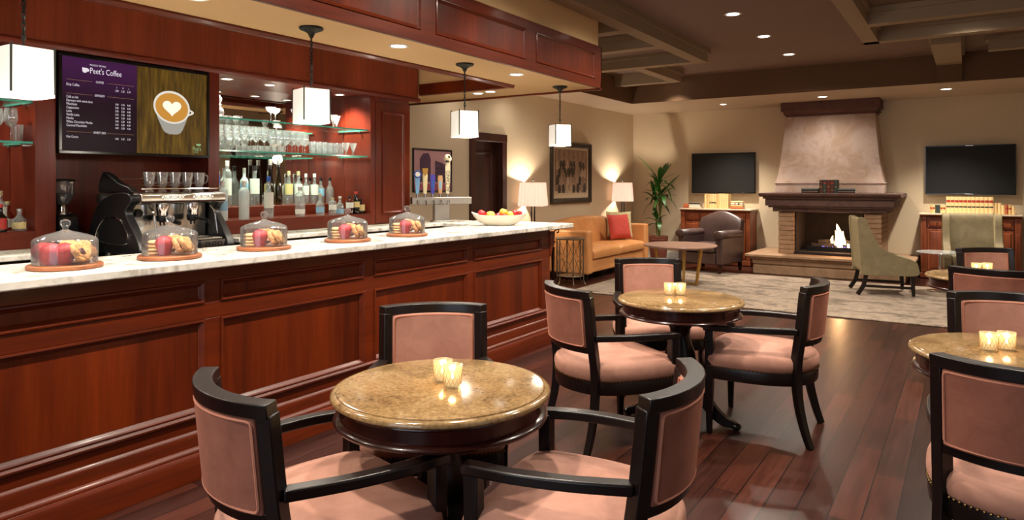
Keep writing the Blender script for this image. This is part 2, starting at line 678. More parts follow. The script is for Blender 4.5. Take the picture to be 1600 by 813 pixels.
struct(MB().box(XL - 0.3, XR + 0.3, YF - 0.3, YB + 0.3, -0.12, 0).build('floor', M_floor))
DY0, DY1, DZ = 7.27, 7.94, 2.0
w = MB()
w.box(XL - 0.14, XL, YF, DY0, 0, ZH)
w.box(XL - 0.14, XL, DY1, YB, 0, ZH)
w.box(XL - 0.14, XL, DY0, DY1, DZ, ZH)
w.box(XL - 0.5, XL - 0.4, DY0 - 0.3, DY1 + 0.3, 0, ZH)
struct(w.build('wall_left', M_wall))
struct(MB().box(XL - 0.14, XR + 0.14, YB, YB + 0.14, 0, ZH).build('wall_back', M_wall))
RY0, RY1 = 9.0, 9.87
w = MB()
w.box(XR, XR + 0.14, YF, RY0, 0, ZH)
w.box(XR, XR + 0.14, RY1, YB, 0, ZH)
w.box(XR, XR + 0.14, RY0, RY1, 2.13, ZH)
struct(w.build('wall_right', M_wall))
w = MB()
w.box(XL, -2.6, YF - 0.14, YF, 0, ZH)
w.box(0.2, XR, YF - 0.14, YF, 0, ZH)
w.box(-2.6, 0.2, YF - 0.14, YF, 0, 0.65)
w.box(-2.6, 0.2, YF - 0.14, YF, 2.45, ZH)
struct(w.build('wall_front', M_wall))
w = MB()
w.box(-2.6, -2.53, YF - 0.1, YF - 0.03, 0.65, 2.45).box(0.13, 0.2, YF - 0.1, YF - 0.03, 0.65, 2.45)
w.box(-2.6, 0.2, YF - 0.1, YF - 0.03, 0.65, 0.72).box(-2.6, 0.2, YF - 0.1, YF - 0.03, 2.38, 2.45)
w.box(-1.23, -1.17, YF - 0.1, YF - 0.03, 0.7, 2.4).box(-2.55, 0.15, YF - 0.1, YF - 0.03, 1.55, 1.6)
wf = struct(w.build('window_1', M_white, bevel=0.005))

# doors
d = struct(MB().box(XL - 0.13, XL - 0.09, DY0 + 0.02, DY1 - 0.02, 0, DZ - 0.02).build('door_1', M_door))
g = MB()
for z0, z1 in ((0.2, 0.85), (1.0, 1.85)):
    for y0, y1 in ((DY0 + 0.1, DY1 - 0.1),):
        g.loft([[(XL - 0.09 + xo, y0 + i, z0 + i), (XL - 0.09 + xo, y1 - i, z0 + i), (XL - 0.09 + xo, y1 - i, z1 - i), (XL - 0.09 + xo, y0 + i, z1 - i)]
                for i, xo in ((0, 0), (0.01, 0.014), (0.03, 0.012), (0.045, -0.004))], cap=False)
g.build('door_panel', M_door, d)
k = MB().lathe([(0.001, 0), (0.024, 0.004), (0.028, 0.02), (0.02, 0.035), (0.008, 0.04)], seg=16)
k = k.build('door_handle', M_steel, d)
k.location = (XL - 0.09, DY0 + 0.08, 0.98)
k.rotation_euler = (0, PI / 2, 0)
c = MB()
c.box(XL - 0.02, XL + 0.025, DY0 - 0.09, DY0 + 0.02, 0, DZ + 0.09).box(XL - 0.02, XL + 0.025, DY1 - 0.02, DY1 + 0.09, 0, DZ + 0.09)
c.box(XL - 0.02, XL + 0.03, DY0 - 0.09, DY1 + 0.09, DZ - 0.02, DZ + 0.09)
c.box(XL - 0.14, XL - 0.02, DY0, DY0 + 0.02, 0, DZ).box(XL - 0.14, XL - 0.02, DY1 - 0.02, DY1, 0, DZ).box(XL - 0.14, XL - 0.02, DY0, DY1, DZ - 0.02, DZ)
struct(c.build('trim_1', M_door, bevel=0.006))
d = struct(MB().box(XR + 0.05, XR + 0.1, RY0, RY1, 0, 2.13).build('door_2', M_door))
c = MB()
c.box(XR - 0.03, XR + 0.02, RY0 - 0.09, RY0, 0, 2.2).box(XR - 0.03, XR + 0.02, RY1, RY1 + 0.09, 0, 2.2).box(XR - 0.03, XR + 0.02, RY0 - 0.09, RY1 + 0.09, 2.13, 2.22)
struct(c.build('trim_2', M_door, bevel=0.006))

# ceilings
struct(MB().box(XL - 0.14, XR + 0.14, YF - 0.14, YB + 0.14, ZH, ZH + 0.12).build('ceiling', M_ceil))
YBM, XBM = 10.6, -4.62
w = MB()
w.box(XL, XR, YBM + 0.02, YB, ZL, ZH)
w.box(XL, XBM - 0.02, 5.97, YBM + 0.02, ZL, ZH)
struct(w.build('ceiling_lowered', M_low))
w = MB()
w.box(XBM, XR, YBM, YBM + 0.02, ZL - 0.004, ZH)
w.box(XBM - 0.02, XBM, 5.97, YBM + 0.02, ZL - 0.004, ZH)
w.box(-0.34, -0.06, YBM - 0.1, YBM, ZL - 0.01, ZH)
struct(w.build('ceiling_beam', M_beam))
# coffer grid left
ZC = 2.94


def beam_bar(mb, x0, x1, y0, y1, z0=ZC):
    mb.box(x0, x1, y0, y1, z0, ZH)
    # small cove step where the beam meets the ceiling
    mb.box(x0 - 0.03, x1 + 0.03, y0 - 0.03, y1 + 0.03, ZH - 0.05, ZH)


w = MB()
beam_bar(w, -2.9, -2.74, YF, 8.65)
for y in (6.35, 7.3, 8.49):
    beam_bar(w, XBM, -2.9, y, y + 0.16)
beam_bar(w, -3.75, -3.6, 8.65, 10.1)
beam_bar(w, XBM, -3.75, 9.94, 10.1)
struct(w.build('ceiling_coffer', M_coffer))
w = MB()
beam_bar(w, -0.95, -0.8, YF, 8.5)
beam_bar(w, -0.95, XR, 8.36, 8.5)
beam_bar(w, -0.8, XR, 7.42, 7.56)
beam_bar(w, 1.5, 1.65, YF, 8.5)
beam_bar(w, -0.34, -0.06, 8.9, YBM - 0.1)
beam_bar(w, 0.2, XR, 9.6, 9.74)
struct(w.build('ceiling_coffer', M_coffer))

# baseboards
bb = MB()
bb.box(XL, XL + 0.018, 8.05, YB, 0, 0.13)
struct(bb.build('baseboard_left', M_white, bevel=0.005))
bb = MB()
bb.box(XL, XR, YB - 0.018, YB, 0, 0.13)
struct(bb.build('baseboard_back', M_white, bevel=0.005))


def ring_mould(mb, X, y0, y1, z0, z1, prof, sg=1):
    """mitred picture-frame moulding on a plane facing +X (sg=1)"""
    mb.loft([[(X + sg * xo, y0 + i, z0 + i), (X + sg * xo, y1 - i, z0 + i), (X + sg * xo, y1 - i, z1 - i), (X + sg * xo, y0 + i, z1 - i)] for i, xo in prof], cap=False)


PROF = ((0, 0), (0.003, 0.011), (0.010, 0.013), (0.016, 0.005), (0.024, 0.0), (0.03, -0.008))

# ------------------------------------------------------------------ soffit over the bar
SX0, SX1, SZ, SYE, SYI = -3.51, -2.9, 2.32, 5.95, 5.3
w = MB()
w.box(SX0, SX1 - 0.03, YF, SYE - 0.02, SZ, ZH)
w.box(XL, SX0, SYI, SYE - 0.02, SZ, ZH)
w.box(XL, SX0, YF, SYI, 2.78, ZH)
struct(w.build('ceiling_soffit', M_soffit))
fas = MB()
FZ0, FZ1 = SZ - 0.005, 2.71
fas.box(SX1 - 0.03, SX1 - 0.012, YF, SYE, FZ0, FZ1)
fas.box(SX1 - 0.012, SX1, YF, SYE, FZ0, FZ0 + 0.075)
fas.box(SX1 - 0.012, SX1, YF, SYE, FZ1 - 0.075, FZ1)
stl = [5.93 - 1.255 * i for i in range(6)]
for i, y in enumerate(stl):
    fas.box(SX1 - 0.012, SX1, y - (0.12 if i == 0 else 0.075), y + (0.02 if i == 0 else 0.075), FZ0 + 0.07, FZ1 - 0.07)
fas.box(-3.0, SX1, SYE - 0.02, SYE, FZ0, FZ1)
tr = struct(fas.build('trim_3', M_cherry_h, bevel=0.003))
for i in range(5):
    y1 = stl[i] - (0.12 if i == 0 else 0.075)
    y0 = stl[i + 1] + 0.075
    pm = MB().box(SX1 - 0.02, SX1 - 0.010, y0 - 0.01, y1 + 0.01, FZ0 + 0.06, FZ1 - 0.06)
    po = pm.build('panel', M_cherry_v, tr)
    mm = MB()
    ring_mould(mm, SX1 - 0.006, y0, y1, FZ0 + 0.075, FZ1 - 0.075, PROF)
    mm.build('molding', M_cherry_h, po)
t3 = MB()
t3.prism([(SX0 + 0.02, SZ + 0.06), (SX0 - 0.05, SZ + 0.06), (SX0 - 0.05, SZ + 0.0), (SX0 - 0.035, SZ - 0.02), (SX0 - 0.01, SZ - 0.028), (SX0 + 0.02, SZ - 0.03), (SX0 + 0.035, SZ - 0.012), (SX0 + 0.035, SZ + 0.002)], 'y', YF, SYI + 0.02)
t3.prism([(SYI - 0.02, SZ + 0.09), (SYI - 0.02, SZ - 0.022), (SYI + 0.015, SZ - 0.026), (SYI + 0.03, SZ + 0.002)], 'x', -4.6, SX0)
t3.prism([(SYE - 0.03, SZ + 0.004), (SYE - 0.03, SZ - 0.018), (SYE + 0.004, SZ - 0.018), (SYE + 0.004, SZ + 0.06), (SYE - 0.03, SZ + 0.06)], 'x', XL, SX1)
struct(t3.build('trim_4', M_cherry_h, bevel=0.003))

# ------------------------------------------------------------------ the bar
BX, BY0, BY1 = -3.12, -1.0, 5.33
bar = thing('bar_counter', 'long panelled cherry wood bar front under the white marble top', 'bar counter', (BX, 0, 0))
bar.location = (0, 0, 0)
core = MB()
core.box(-3.56, BX - 0.022, BY0, BY1, 0.0, 1.0)
core.box(-4.0, -3.56, 5.0, BY1, 0.0, 1.0)
core.build('body', M_cherry_v, bar)
fr = MB()
FX0, FX1 = BX - 0.024, BX
fr.box(FX0, FX1, BY0, BY1, 0.94, 1.0)
fr.box(FX0, FX1, BY0, BY1, 0.752, 0.83)
fr.box(FX0, FX1, BY0, BY1, 0.2, 0.302)
stiles = [(-0.08, 0.04), (0.98, 0.04), (2.04, 0.042), (3.11, 0.042), (4.165, 0.042), (5.27, 0.06)]
for y, h in stiles:
    fr.box(FX0, FX1, y - h, min(y + h, BY1), 0.302, 0.752)
    fr.box(FX0, FX1, y - h, min(y + h, BY1), 0.83, 0.94)
fr.box(FX0, FX1, BY0, BY0 + 0.05, 0.302, 0.752)
fr.build('frame', M_cherry_h, bar, bevel=0.002)
for i in range(6):
    ya = BY0 + 0.05 if i == 0 else stiles[i - 1][0] + stiles[i - 1][1]
    yb = stiles[i][0] - stiles[i][1]
    for z0, z1 in ((0.83, 0.94), (0.302, 0.752)):
        po = MB().box(BX - 0.03, BX - 0.014, ya - 0.01, yb + 0.01, z0 - 0.01, z1 + 0.01).build('panel', M_cherry_v, bar)
        mm = MB()
        ring_mould(mm, BX - 0.003, ya, yb, z0, z1, PROF)
        mm.build('molding', M_cherry_h, po)
bm = MB()
bprof = [(BX - 0.05, 0.0), (BX + 0.055, 0.0), (BX + 0.055, 0.105), (BX + 0.048, 0.118), (BX + 0.036, 0.124), (BX + 0.036, 0.132), (BX + 0.03, 0.142), (BX + 0.018, 0.15),
         (BX + 0.016, 0.205), (BX + 0.012, 0.214), (BX + 0.002, 0.222), (BX - 0.05, 0.222)]
bm.prism(bprof, 'y', BY0, BY1 + 0.03)
bm.prism([(BX + 0.0, 0.278), (BX + 0.014, 0.282), (BX + 0.016, 0.292), (BX + 0.006, 0.304), (BX - 0.01, 0.304)], 'y', BY0, BY1)
bm.build('base_molding', M_cherry_h, bar, bevel=0.0015)
en = MB()
en.box(-3.56, BX + 0.0, BY1, BY1 + 0.02, 0.12, 1.0)
en.box(-3.60, BX + 0.045, BY1 + 0.01, BY1 + 0.05, 0.0, 0.2)
en.build('end_panel', M_cherry_v, bar, bevel=0.004)
cb = MB()
cb.prism([(BY1 + 0.01, 0.76), (BY1 + 0.03, 0.77), (BY1 + 0.05, 0.84), (BY1 + 0.085, 0.86), (BY1 + 0.095, 0.985), (BY1 + 0.01, 0.985)], 'x', BX - 0.14, BX + 0.01)
cb.build('corbel', M_cherry_v, bar, bevel=0.004)
ir = MB()
pts = [(-3.15, 5.50, 1.005), (-3.15, 5.80, 1.005)]
ir.bar([(-3.15, 5.40, 1.004), (-3.15, 5.56, 1.004)], (0.025, 0.006))
sp = [(-3.15, 5.80 - 0.028 + 0.03 * math.cos(a) * (1 - a / 14), 0.972 + 0.028 * math.sin(a) * (1 - a / 14)) for a in [PI / 2 - k * 0.5 for k in range(10)]]
ir.tube(smooth_path([(-3.15, 5.42, 0.90), (-3.15, 5.45, 0.95), (-3.15, 5.50, 0.985), (-3.15, 5.545, 0.99), (-3.15, 5.56, 0.975), (-3.15, 5.545, 0.962), (-3.15, 5.53, 0.97)], 5), 0.006, 6)
ir.build('bracket', M_blackm, bar, label='black iron scroll bracket under the overhanging marble')

mt = MB()
mt.box(-3.64, -3.025, BY0 - 0.05, 3.06, 1.008, 1.05)
mt.box(-3.64, -3.025, 3.063, 5.62, 1.008, 1.05)
mt.box(-4.07, -3.64, 5.0, 5.62, 1.008, 1.05)
mt = mt.build('marble_countertop', M_marble, bevel=0.008, seg=3)
tag(mt, 'long white veined marble slab on top of the bar', 'countertop')

# ------------------------------------------------------------------ back bar
X0 = -4.6
bk = thing('back_bar', 'red mahogany back bar wall with bottle niches and a mirror behind the bar', 'back bar', (0, 0, 0))
fz = MB()
fz.box(XL, X0, YF, 5.27, 2.25, 2.78)
fz.build('fascia', M_fascia_lit, bk, bevel=0.003)
fm = MB()
fm.prism([(X0 - 0.01, 2.225), (X0 + 0.012, 2.225), (X0 + 0.02, 2.24), (X0 + 0.02, 2.258), (X0 + 0.006, 2.268), (X0 - 0.01, 2.268)], 'y', YF, 5.28)
fm.build('fascia_molding', M_red_h, bk)
PIL = [(1.865, 1.972), (2.975, 3.064), (4.614, 4.668)]
for a, b in PIL:
    q = MB().box(XL + 0.01, X0, a, b, 0.9, 2.25)
    q.build('pilaster', M_red_v, bk, bevel=0.003)
# middle bay behind the menu screen
MB().box(-5.0, -4.95, 1.97, 2.98, 0.9, 2.25).build('bay_panel', M_red_v, bk)
# end cupboard with a tall door
MB().box(XL + 0.01, X0 - 0.02, 4.668, 5.15, 0.0, 2.25).build('cupboard', M_red_v, bk)
cd = MB().box(X0 - 0.02, X0, 4.672, 5.145, 1.04, 2.185)
cd = cd.build('door', M_cherry_v, bk, bevel=0.002)
mm = MB()
ring_mould(mm, X0 + 0.001, 4.755, 5.065, 1.13, 2.10, ((0, 0), (0.004, 0.012), (0.012, 0.012), (0.018, 0.004), (0.03, -0.001)))
mm.build('molding', M_red_v, cd)
# niche 1 (right of the screen), niche 2 (far left)
for (ya, yb, mirror) in ((3.064, 4.614, True), (0.2, 1.865, False)):
    n = MB()
    n.box(-5.24, X0, ya, yb, 1.03, 1.137)
    n.box(-5.24, -4.95, ya, yb, 1.137, 1.225)
    n.build('ledge', M_red_h, bk, bevel=0.003)
    MB().box(-5.24, X0, ya, yb, 2.235, 2.25).build('niche_ceiling', M_red_h, bk)
    if mirror:
        MB().box(-5.24, -5.2, ya, yb, 1.2, 2.235).build('mirror', M_mirror, bk, smooth=0)
        MB().box(-5.2, -4.95, yb - 0.006, yb, 1.22, 2.235).box(-4.945, X0, yb - 0.006, yb, 1.137, 2.235).build('side_panel', M_red_v, bk)
    else:
        MB().box(-5.24, -5.2, ya, yb, 1.2, 2.235).build('back_panel', M_red_v, bk)
        MB().box(-5.2, -4.95, yb - 0.006, yb, 1.22, 2.235).box(-4.935, X0, yb - 0.006, yb, 1.137, 2.235).build('side_panel', M_red_v, bk)
bc = MB().box(XL + 0.01, -4.29, BY0, 1.98, 0.0, 1.0).box(XL + 0.01, -4.29, 2.99, 5.15, 0.0, 1.0)
bc.box(-4.72, -4.29, 5.15, 5.72, 0.0, 1.0).box(-4.62, -4.08, 1.98, 2.99, 0.0, 0.91).box(-4.95, -4.62, 1.98, 2.97, 0.0, 1.0)
bc.build('base_cabinet', M_black, bk)
q = MB().box(X0 + 0.001, -4.25, BY0, 1.99, 1.0, 1.034).box(X0 + 0.001, -4.25, 2.985, 5.72, 1.0, 1.034)
tag(q.build('back_countertop', M_marble, bevel=0.006), 'narrow white marble ledge along the foot of the back bar', 'countertop')
tag(MB().box(-4.615, -4.02, 1.995, 2.98, 0.91, 0.944).build('machine_shelf', M_steel_dull, bevel=0.004), 'low steel shelf under the espresso machine, behind the bar', 'shelf')

# ------------------------------------------------------------------ downlights


def downlight(loc, label, power, r=0.075, size=115, group=None, col=WARM2, spot=True, name='downlight'):
    t = thing(name, label, 'ceiling light', loc, 0, group)
    MB().lathe([(r * 0.80, 0.004), (r * 0.80, -0.002), (r * 0.98, -0.006), (r * 1.12, -0.003), (r * 1.12, 0.004)], cap=False, seg=24).build('trim_ring', M_white, t)
    MB().lathe([(r * 0.82, 0.003), (r * 0.82, -0.001)], seg=24).build('lens', M_down, t)
    if spot:
        L = bpy.data.lights.new('downlight_lamp', 'SPOT')
        L.energy = power * 4
        L.color = col
        L.spot_size = rad(size)
        L.spot_blend = 0.9
        L.shadow_soft_size = 0.06
        o = bpy.data.objects.new('downlight_lamp', L)
        COL.objects.link(o)
        o.parent = t
        o.location = (0, 0, -0.02)
    return t


for y, s in ((6.75, 'nearer the bar'), (7.95, 'above the dark door')):  # extra downlights hidden behind the soffit, added to brighten the left wall
    downlight((-4.98, y, ZL), 'added unseen downlight in the lowered ceiling to brighten the left wall, ' + s, K_LOW * 0.035, 0.06, 165)
k = 0
for y in (9.53, 8.20, 6.95):
    downlight((-1.95, y, ZH), 'round recessed downlight in the high ceiling, %s from the beam before the fireplace' % ['first', 'second', 'third'][k], K_HIGH, size=155, group='downlights in the high ceiling')
    k += 1
for y in (5.6, 4.2, 2.8, 1.4, 0.0):
    downlight((-1.95, y, ZH), 'round recessed downlight in the high ceiling above the café tables', K_HIGH * 1.15, size=155, group='downlights above the tables')
downlight((0.02, 8.0, ZH), 'round recessed downlight inside the right-hand ceiling coffer', K_HIGH, size=150)
for y in (5.6, 3.6):
    downlight((0.1, y, ZH), 'round recessed downlight above the right-hand tables', K_HIGH * 1.15, size=155, group='downlights above the right tables')
downlight((-3.397, 11.54, ZL), 'small recessed downlight in the lowered ceiling above the left television', K_LOW, 0.06, 100)
downlight((-1.84, 11.36, ZL), 'bright recessed downlight in the lowered ceiling before the chimney hood', K_LOW * 0.16, 0.075, 150)
downlight((-0.25, 11.38, ZL), 'recessed downlight in the lowered ceiling above the right television', K_LOW, 0.075, 100)
downlight((-3.85, 10.3, ZH), 'small recessed downlight at the end of the left ceiling coffers', K_LOW * 0.5, 0.06, 100)
for y, s in ((4.8, 'beside the third pendant'), (3.38, 'between the second and third pendants')):
    downlight((-3.12, y, SZ), 'recessed downlight in the bar soffit, ' + s, K_BAR, 0.06, 120)
for y in (1.95, 0.5):
    downlight((-3.12, y, SZ), 'recessed downlight in the bar soffit above the near end of the bar', K_BAR, 0.06, 120, 'near soffit downlights')
downlight((-3.92, 5.56, SZ), 'recessed downlight in the soffit return, nearer the bar', K_BAR * 0.6, 0.055, 120)
downlight((-4.10, 5.60, SZ), 'recessed downlight in the soffit return, nearer the back bar', K_BAR * 0.4, 0.055, 120)
for y, s in ((3.28, 'first from the screen'), (3.68, 'second from the screen'), (4.08, 'third from the screen'), (4.44, 'nearest the cupboard')):
    downlight((-4.83, y, 2.234), 'small round light in the bottle niche ceiling, ' + s, K_NICHE, 0.045, 130, 'niche lights')
for y in (0.9, 1.5):
    downlight((-4.83, y, 2.234), 'small round light in the far left niche ceiling', K_NICHE * 0.8, 0.045, 130, 'far left niche lights')

# ------------------------------------------------------------------ café chairs
HALF = [(0, .278), (.10, .277), (.21, .268), (.272, .235), (.288, .12), (.285, -.02), (.262, -.14), (.205, -.235), (.11, -.292)]
OUTL = smooth_loop(HALF + [(0, -.312)] + [(-x, y) for x, y in reversed(HALF[1:])], 3)


def outline(s, z, off=0.0):
    return [(x * s, (y + 0.01) * s - 0.01, z) for x, y in OUTL]


AC, AR = 0.075, 0.375            # centre (y) and radius of the curved back


def arc(a, r, z, lean=0.0):
    a = rad(a)
    return (r * math.sin(a), AC - r * math.cos(a) - lean, z)


def lean(z):
    return 0.045 * max(0.0, (z - 0.40)) / 0.46


def arc_slab(mb, a0, a1, r0, r1, z0, z1, n=14, crown=0.0):
    """curved slab standing on the back arc"""
    rings = []
    for i in range(n + 1):
        a = a0 + (a1 - a0) * i / n
        c = crown * (1 - abs(2 * i / n - 1) ** 4)
        rings.append([arc(a, r0 - c, z0, lean(z0)), arc(a, r1 + c, z0, lean(z0)), arc(a, r1 + c, z1, lean(z1)), arc(a, r0 - c, z1, lean(z1))])
    mb.loft(rings)


def make_chair():
    t = thing('armchair', 'x', 'chair', (0, 0, 0))
    q = MB()
    q.loft([outline(s, z) for s, z in ((0.985, .383), (1.01, .395), (1.03, .42), (1.025, .445), (0.985, .464), (0.90, .477), (0.72, .486), (0.4, .491), (0.1, .492))])
    q.build('seat', M_salmon, t, smooth=60)
    q = MB()
    q.loft([outline(s, z) for s, z in ((0.93, .318), (1.0, .318), (1.012, .33), (1.012, .375), (1.0, .386), (0.93, .386))])
    q.build('seat_rail', M_espresso, t, smooth=30)
    q = MB()
    n = len(OUTL)
    for k in range(n):
        for h in (0.0, 0.5):
            x = OUTL[k][0] * (1 - h) + OUTL[(k + 1) % n][0] * h
            y = OUTL[k][1] * (1 - h) + OUTL[(k + 1) % n][1] * h
            q.ball((x * 1.016, y * 1.016, .388), 0.0055, 6, 4)
    q.build('nailhead_trim', M_brass, t)
    # upholstered back: inner pad, outer pad, piping round each
    q = MB()
    arc_slab(q, -31.5, 31.5, AR - .022, AR + .0, .565, .822, 16, .006)
    q.build('backrest', M_salmon, t, bevel=.008, smooth=50)
    q = MB()
    arc_slab(q, -31.5, 31.5, AR + .002, AR + .026, .565, .822, 16, .004)
    q.build('back_panel', M_salmon_back, t, bevel=.008, smooth=50)
    q = MB()
    for r in (AR + .027, AR - .025):
        loop = [arc(a, r, .813, lean(.813)) for a in range(-28, 29, 4)] + [arc(29.6, r, .8095, lean(.8)), arc(30.2, r, .80, lean(.8)), arc(30.2, r, .588, lean(.6)), arc(29.6, r, .578, lean(.6))]
        loop += [arc(a, r, .574, lean(.574)) for a in range(28, -29, -4)] + [arc(-29.6, r, .578, lean(.6)), arc(-30.2, r, .588, lean(.6)), arc(-30.2, r, .80, lean(.8)), arc(-29.6, r, .8095, lean(.8))]
        q.tube(loop, .0045, 6, True)
    q.build('piping', M_piping, t)
    q = MB()
    arc_slab(q, -37.5, 37.5, AR - .024, AR + .030, .822, .862, 22)
    q.build('top_rail', M_espresso, t, bevel=.0035)
    q = MB()
    arc_slab(q, -35, 35, AR - .018, AR + .020, .535, .572, 16)
    q.build('lower_rail', M_espresso, t, bevel=.004)
    for s in (-1, 1):
        # back post running down into the sabre rear leg
        path = [(s * .2151, -.232 - lean(.83), .83), (s * .2151, -.232 - lean(.62), .62), (s * .2151, -.232, .45), (s * .2155, -.232, .36), (s * .222, -.245, .22), (s * .232, -.275, .09), (s * .238, -.305, 0)]
        path = smooth_path(path, 4)
        m = len(path)
        ws = []
        for i in range(m):
            f = i / (m - 1)
            ws.append((.042 - .012 * max(0, f - .4) / .6, .050 - .016 * max(0, f - .4) / .6))
        q = MB()
        q.bar(path, ws, side=(math.cos(rad(36)), s * math.sin(rad(36)), 0))
        q.build('leg', M_espresso, t, bevel=.004)
        q = MB()
        q.bar([(s * .262, .222, .60), (s * .262, .222, .30), (s * .262, .224, 0)], [(.046, .046), (.044, .044), (.028, .028)], side=(1, 0, 0))
        q.build('leg', M_espresso, t, bevel=.004)
        q = MB()
        ap = smooth_path([(s * .222, -.238, .615), (s * .262, -.08, .612), (s * .280, .08, .608), (s * .272, .20, .602), (s * .264, .252, .598)], 5)
        q.bar(ap, (.046, .032))
        q.build('armrest', M_espresso, t, bevel=.006, seg=3)
    return t


CHAIRS = [
    ((-1.70, 1.19), 75, 'black framed armchair with its outer back to us, between the front table and the bar'),
    ((-2.03, 2.43), -50, 'salmon backed armchair on the far side of the front table, against the bar panels'),
    ((-.73, 1.92), 187, 'black framed armchair pushed in at the right of the front table'),
    ((-1.81, 3.31), 57, 'armchair at the left of the middle table, lit pink outer back and brass nailheads'),
    ((-1.96, 4.79), -57, 'armchair behind the middle table, in front of the lounge rug'),
    ((-.745, 4.18), 183, 'armchair at the right of the middle table, alone beside the open plank floor'),
    ((.14, 2.645), 84, 'armchair with a dark pink outer back in front of the nearest right-hand table'),
    ((.15, 4.255), -76, 'armchair facing us behind the nearest right-hand table'),
    ((.13, 5.49), 76, 'armchair with its outer back to us in front of the far right-hand table'),
    ((.13, 7.15), -58, 'armchair facing us behind the far right-hand table'),
]
proto = make_chair()
for i, (m, f, lab) in enumerate(CHAIRS):
    loc = (m[0] + .27 * math.cos(rad(f)), m[1] + .27 * math.sin(rad(f)), 0)
    c = proto if i == 0 else dup(proto)
    c.location = loc
    c.rotation_euler = (0, 0, rad(f - 90))
    c['label'] = lab
    c['group'] = 'armchairs at the café tables'


def make_table():
    t = thing('pedestal_table', 'x', 'table', (0, 0, 0))
    MB().lathe([(.30, .7095), (.350, .7095), (.358, .711), (.369, .714), (.375, .720), (.375, .727), (.370, .733), (.361, .735), (.356, .736), (.354, .7395), (.348, .7405), (.001, .7405)], seg=72).build('granite_top', M_granite, t, smooth=40)
    MB().lathe([(.25, .70), (.352, .71), (.354, .705), (.348, .70), (.346, .67), (.346, .662), (.352, .659), (.362, .655), (.366, .648), (.362, .641), (.350, .638), (.30, .64)], seg=72).build('apron', M_table_wood, t, smooth=40)
    MB().lathe([(.17, .665), (.17, .64), (.14, .63), (.09, .60), (.062, .56), (.056, .52), (.07, .47), (.088, .42), (.098, .36), (.092, .30), (.078, .25), (.09, .235), (.095, .215), (.075, .20), (.075, .13), (.05, .12)], seg=28).build('pedestal', M_espresso, t, smooth=50)
    for k in range(4):
        a = PI / 4 + k * PI / 2
        q = MB()
        path = smooth_path([(.05, 0, .185), (.13, 0, .165), (.20, 0, .09), (.26, 0, .045), (.30, 0, .035), (.325, 0, .024)], 4)
        n = len(path)
        q.X = Matrix.Rotation(a, 4, 'Z')
        q.bar(path, [(.06 - .015 * i / n, .085 - .055 * i / n) for i in range(n)], side=(0, 1, 0))
        q.ball((.325, 0, .022), (.032, .03, .022), 12, 8)
        q.build('foot', M_espresso, t, bevel=.004, smooth=50)
    return t


TABLES = [((-1.48, 1.815), 'round gold granite table nearest us, beside the bar front'),
          ((-1.424, 3.973), 'round gold granite table in the middle of the room with the lounge rug behind it'),
          ((.15, 3.45), 'nearest of the two right-hand granite tables, cut off by the photo edge'),
          ((.09, 6.17), 'farther of the two right-hand granite tables, by the olive armchair')]
tp = make_table()
for i, (p, lab) in enumerate(TABLES):
    o = tp if i == 0 else dup(tp)
    o.location = (p[0], p[1], 0)
    o.rotation_euler = (0, 0, rad(20 + 33 * i))
    o.scale = (.975, .975, 1)
    o['label'] = lab
    o['group'] = 'granite pedestal tables'


M_votive = thin_glass('gold_mercury_glass', (1.0, 0.92, 0.76, 1), 0.06, 0.6, 0.08, 0.10)


def make_votive():
    t = thing('candle_holder', 'x', 'candle holder', (0, 0, 0))
    q = MB().lathe([(.001, .0), (.027, 0), (.029, .003), (.0335, .070), (.0345, .074), (.0325, .074), (.0315, .070), (.0270, .008), (.001, .006)], seg=28, cap=False)
    q.build('glass', M_votive, t)
    # diamond pattern of raised ribs
    q = MB()
    for k in range(14):
        for sg in (1, -1):
            pts = []
            for i in range(7):
                z = .012 + .05 * i / 6
                r = .0292 + (.0335 - .029) * (z / .07) + .0002
                a = 2 * PI * k / 14 + sg * i / 6 * .7
                pts.append((r * math.cos(a), r * math.sin(a), z))
            q.tube(pts, .0005, 4)
    q.build('diamond_pattern', M_gold_leg, t)
    MB().lathe([(.001, .007), (.020, .007), (.020, .026), (.001, .027)], seg=18).build('candle', M_candle, t)
    MB().lathe([(.001, .026), (.004, .030), (.0045, .036), (.002, .046), (.0004, .052)], seg=10).build('flame', M_flame2, t)
    L = bpy.data.lights.new('candle_light', 'POINT')
    L.energy = 0.5
    L.color = (1, .65, .3)
    L.shadow_soft_size = .012
    o = bpy.data.objects.new('candle_light', L)
    COL.objects.link(o)
    o.parent = t
    o.location = (0, 0, .058)
    return t


VOT = [((-1.50, 1.845), 'lit gold glass candle holder on the front table, the one behind'),
       ((-1.432, 1.812), 'lit gold glass candle holder on the front table, the one nearer us'),
       ((-1.508, 4.02), 'lit candle holder on the middle table, left of the pair'),
       ((-1.450, 4.05), 'lit candle holder on the middle table, right of the pair'),
       ((.072, 3.40), 'lit candle holder on the nearest right-hand table, left of the pair'),
       ((.132, 3.45), 'lit candle holder on the nearest right-hand table, right of the pair'),
       ((.055, 6.30), 'lit candle holder on the far right-hand table, left of the pair'),
       ((.125, 6.35), 'lit candle holder on the far right-hand table, right of the pair')]
vp = make_votive()
for i, (p, lab) in enumerate(VOT):
    o = vp if i == 0 else dup(vp)
    o.location = (p[0], p[1], .7407)
    o['label'] = lab
    o['group'] = 'lit candle holders in pairs on the tables'
    o.rotation_euler = (0, 0, i * .7)

# ------------------------------------------------------------------ pendant lamps over the bar
PENDS = [(1.24, 'square white pendant lamp at the near end of the bar, left of the menu screen'),
         (2.70, 'square white pendant lamp hanging before the shelves of glasses'),
         (4.16, 'square white pendant lamp hanging before the dark door'),
         (5.62, 'square white pendant lamp at the far end of the bar, before the framed group photograph')]
PX = -3.17


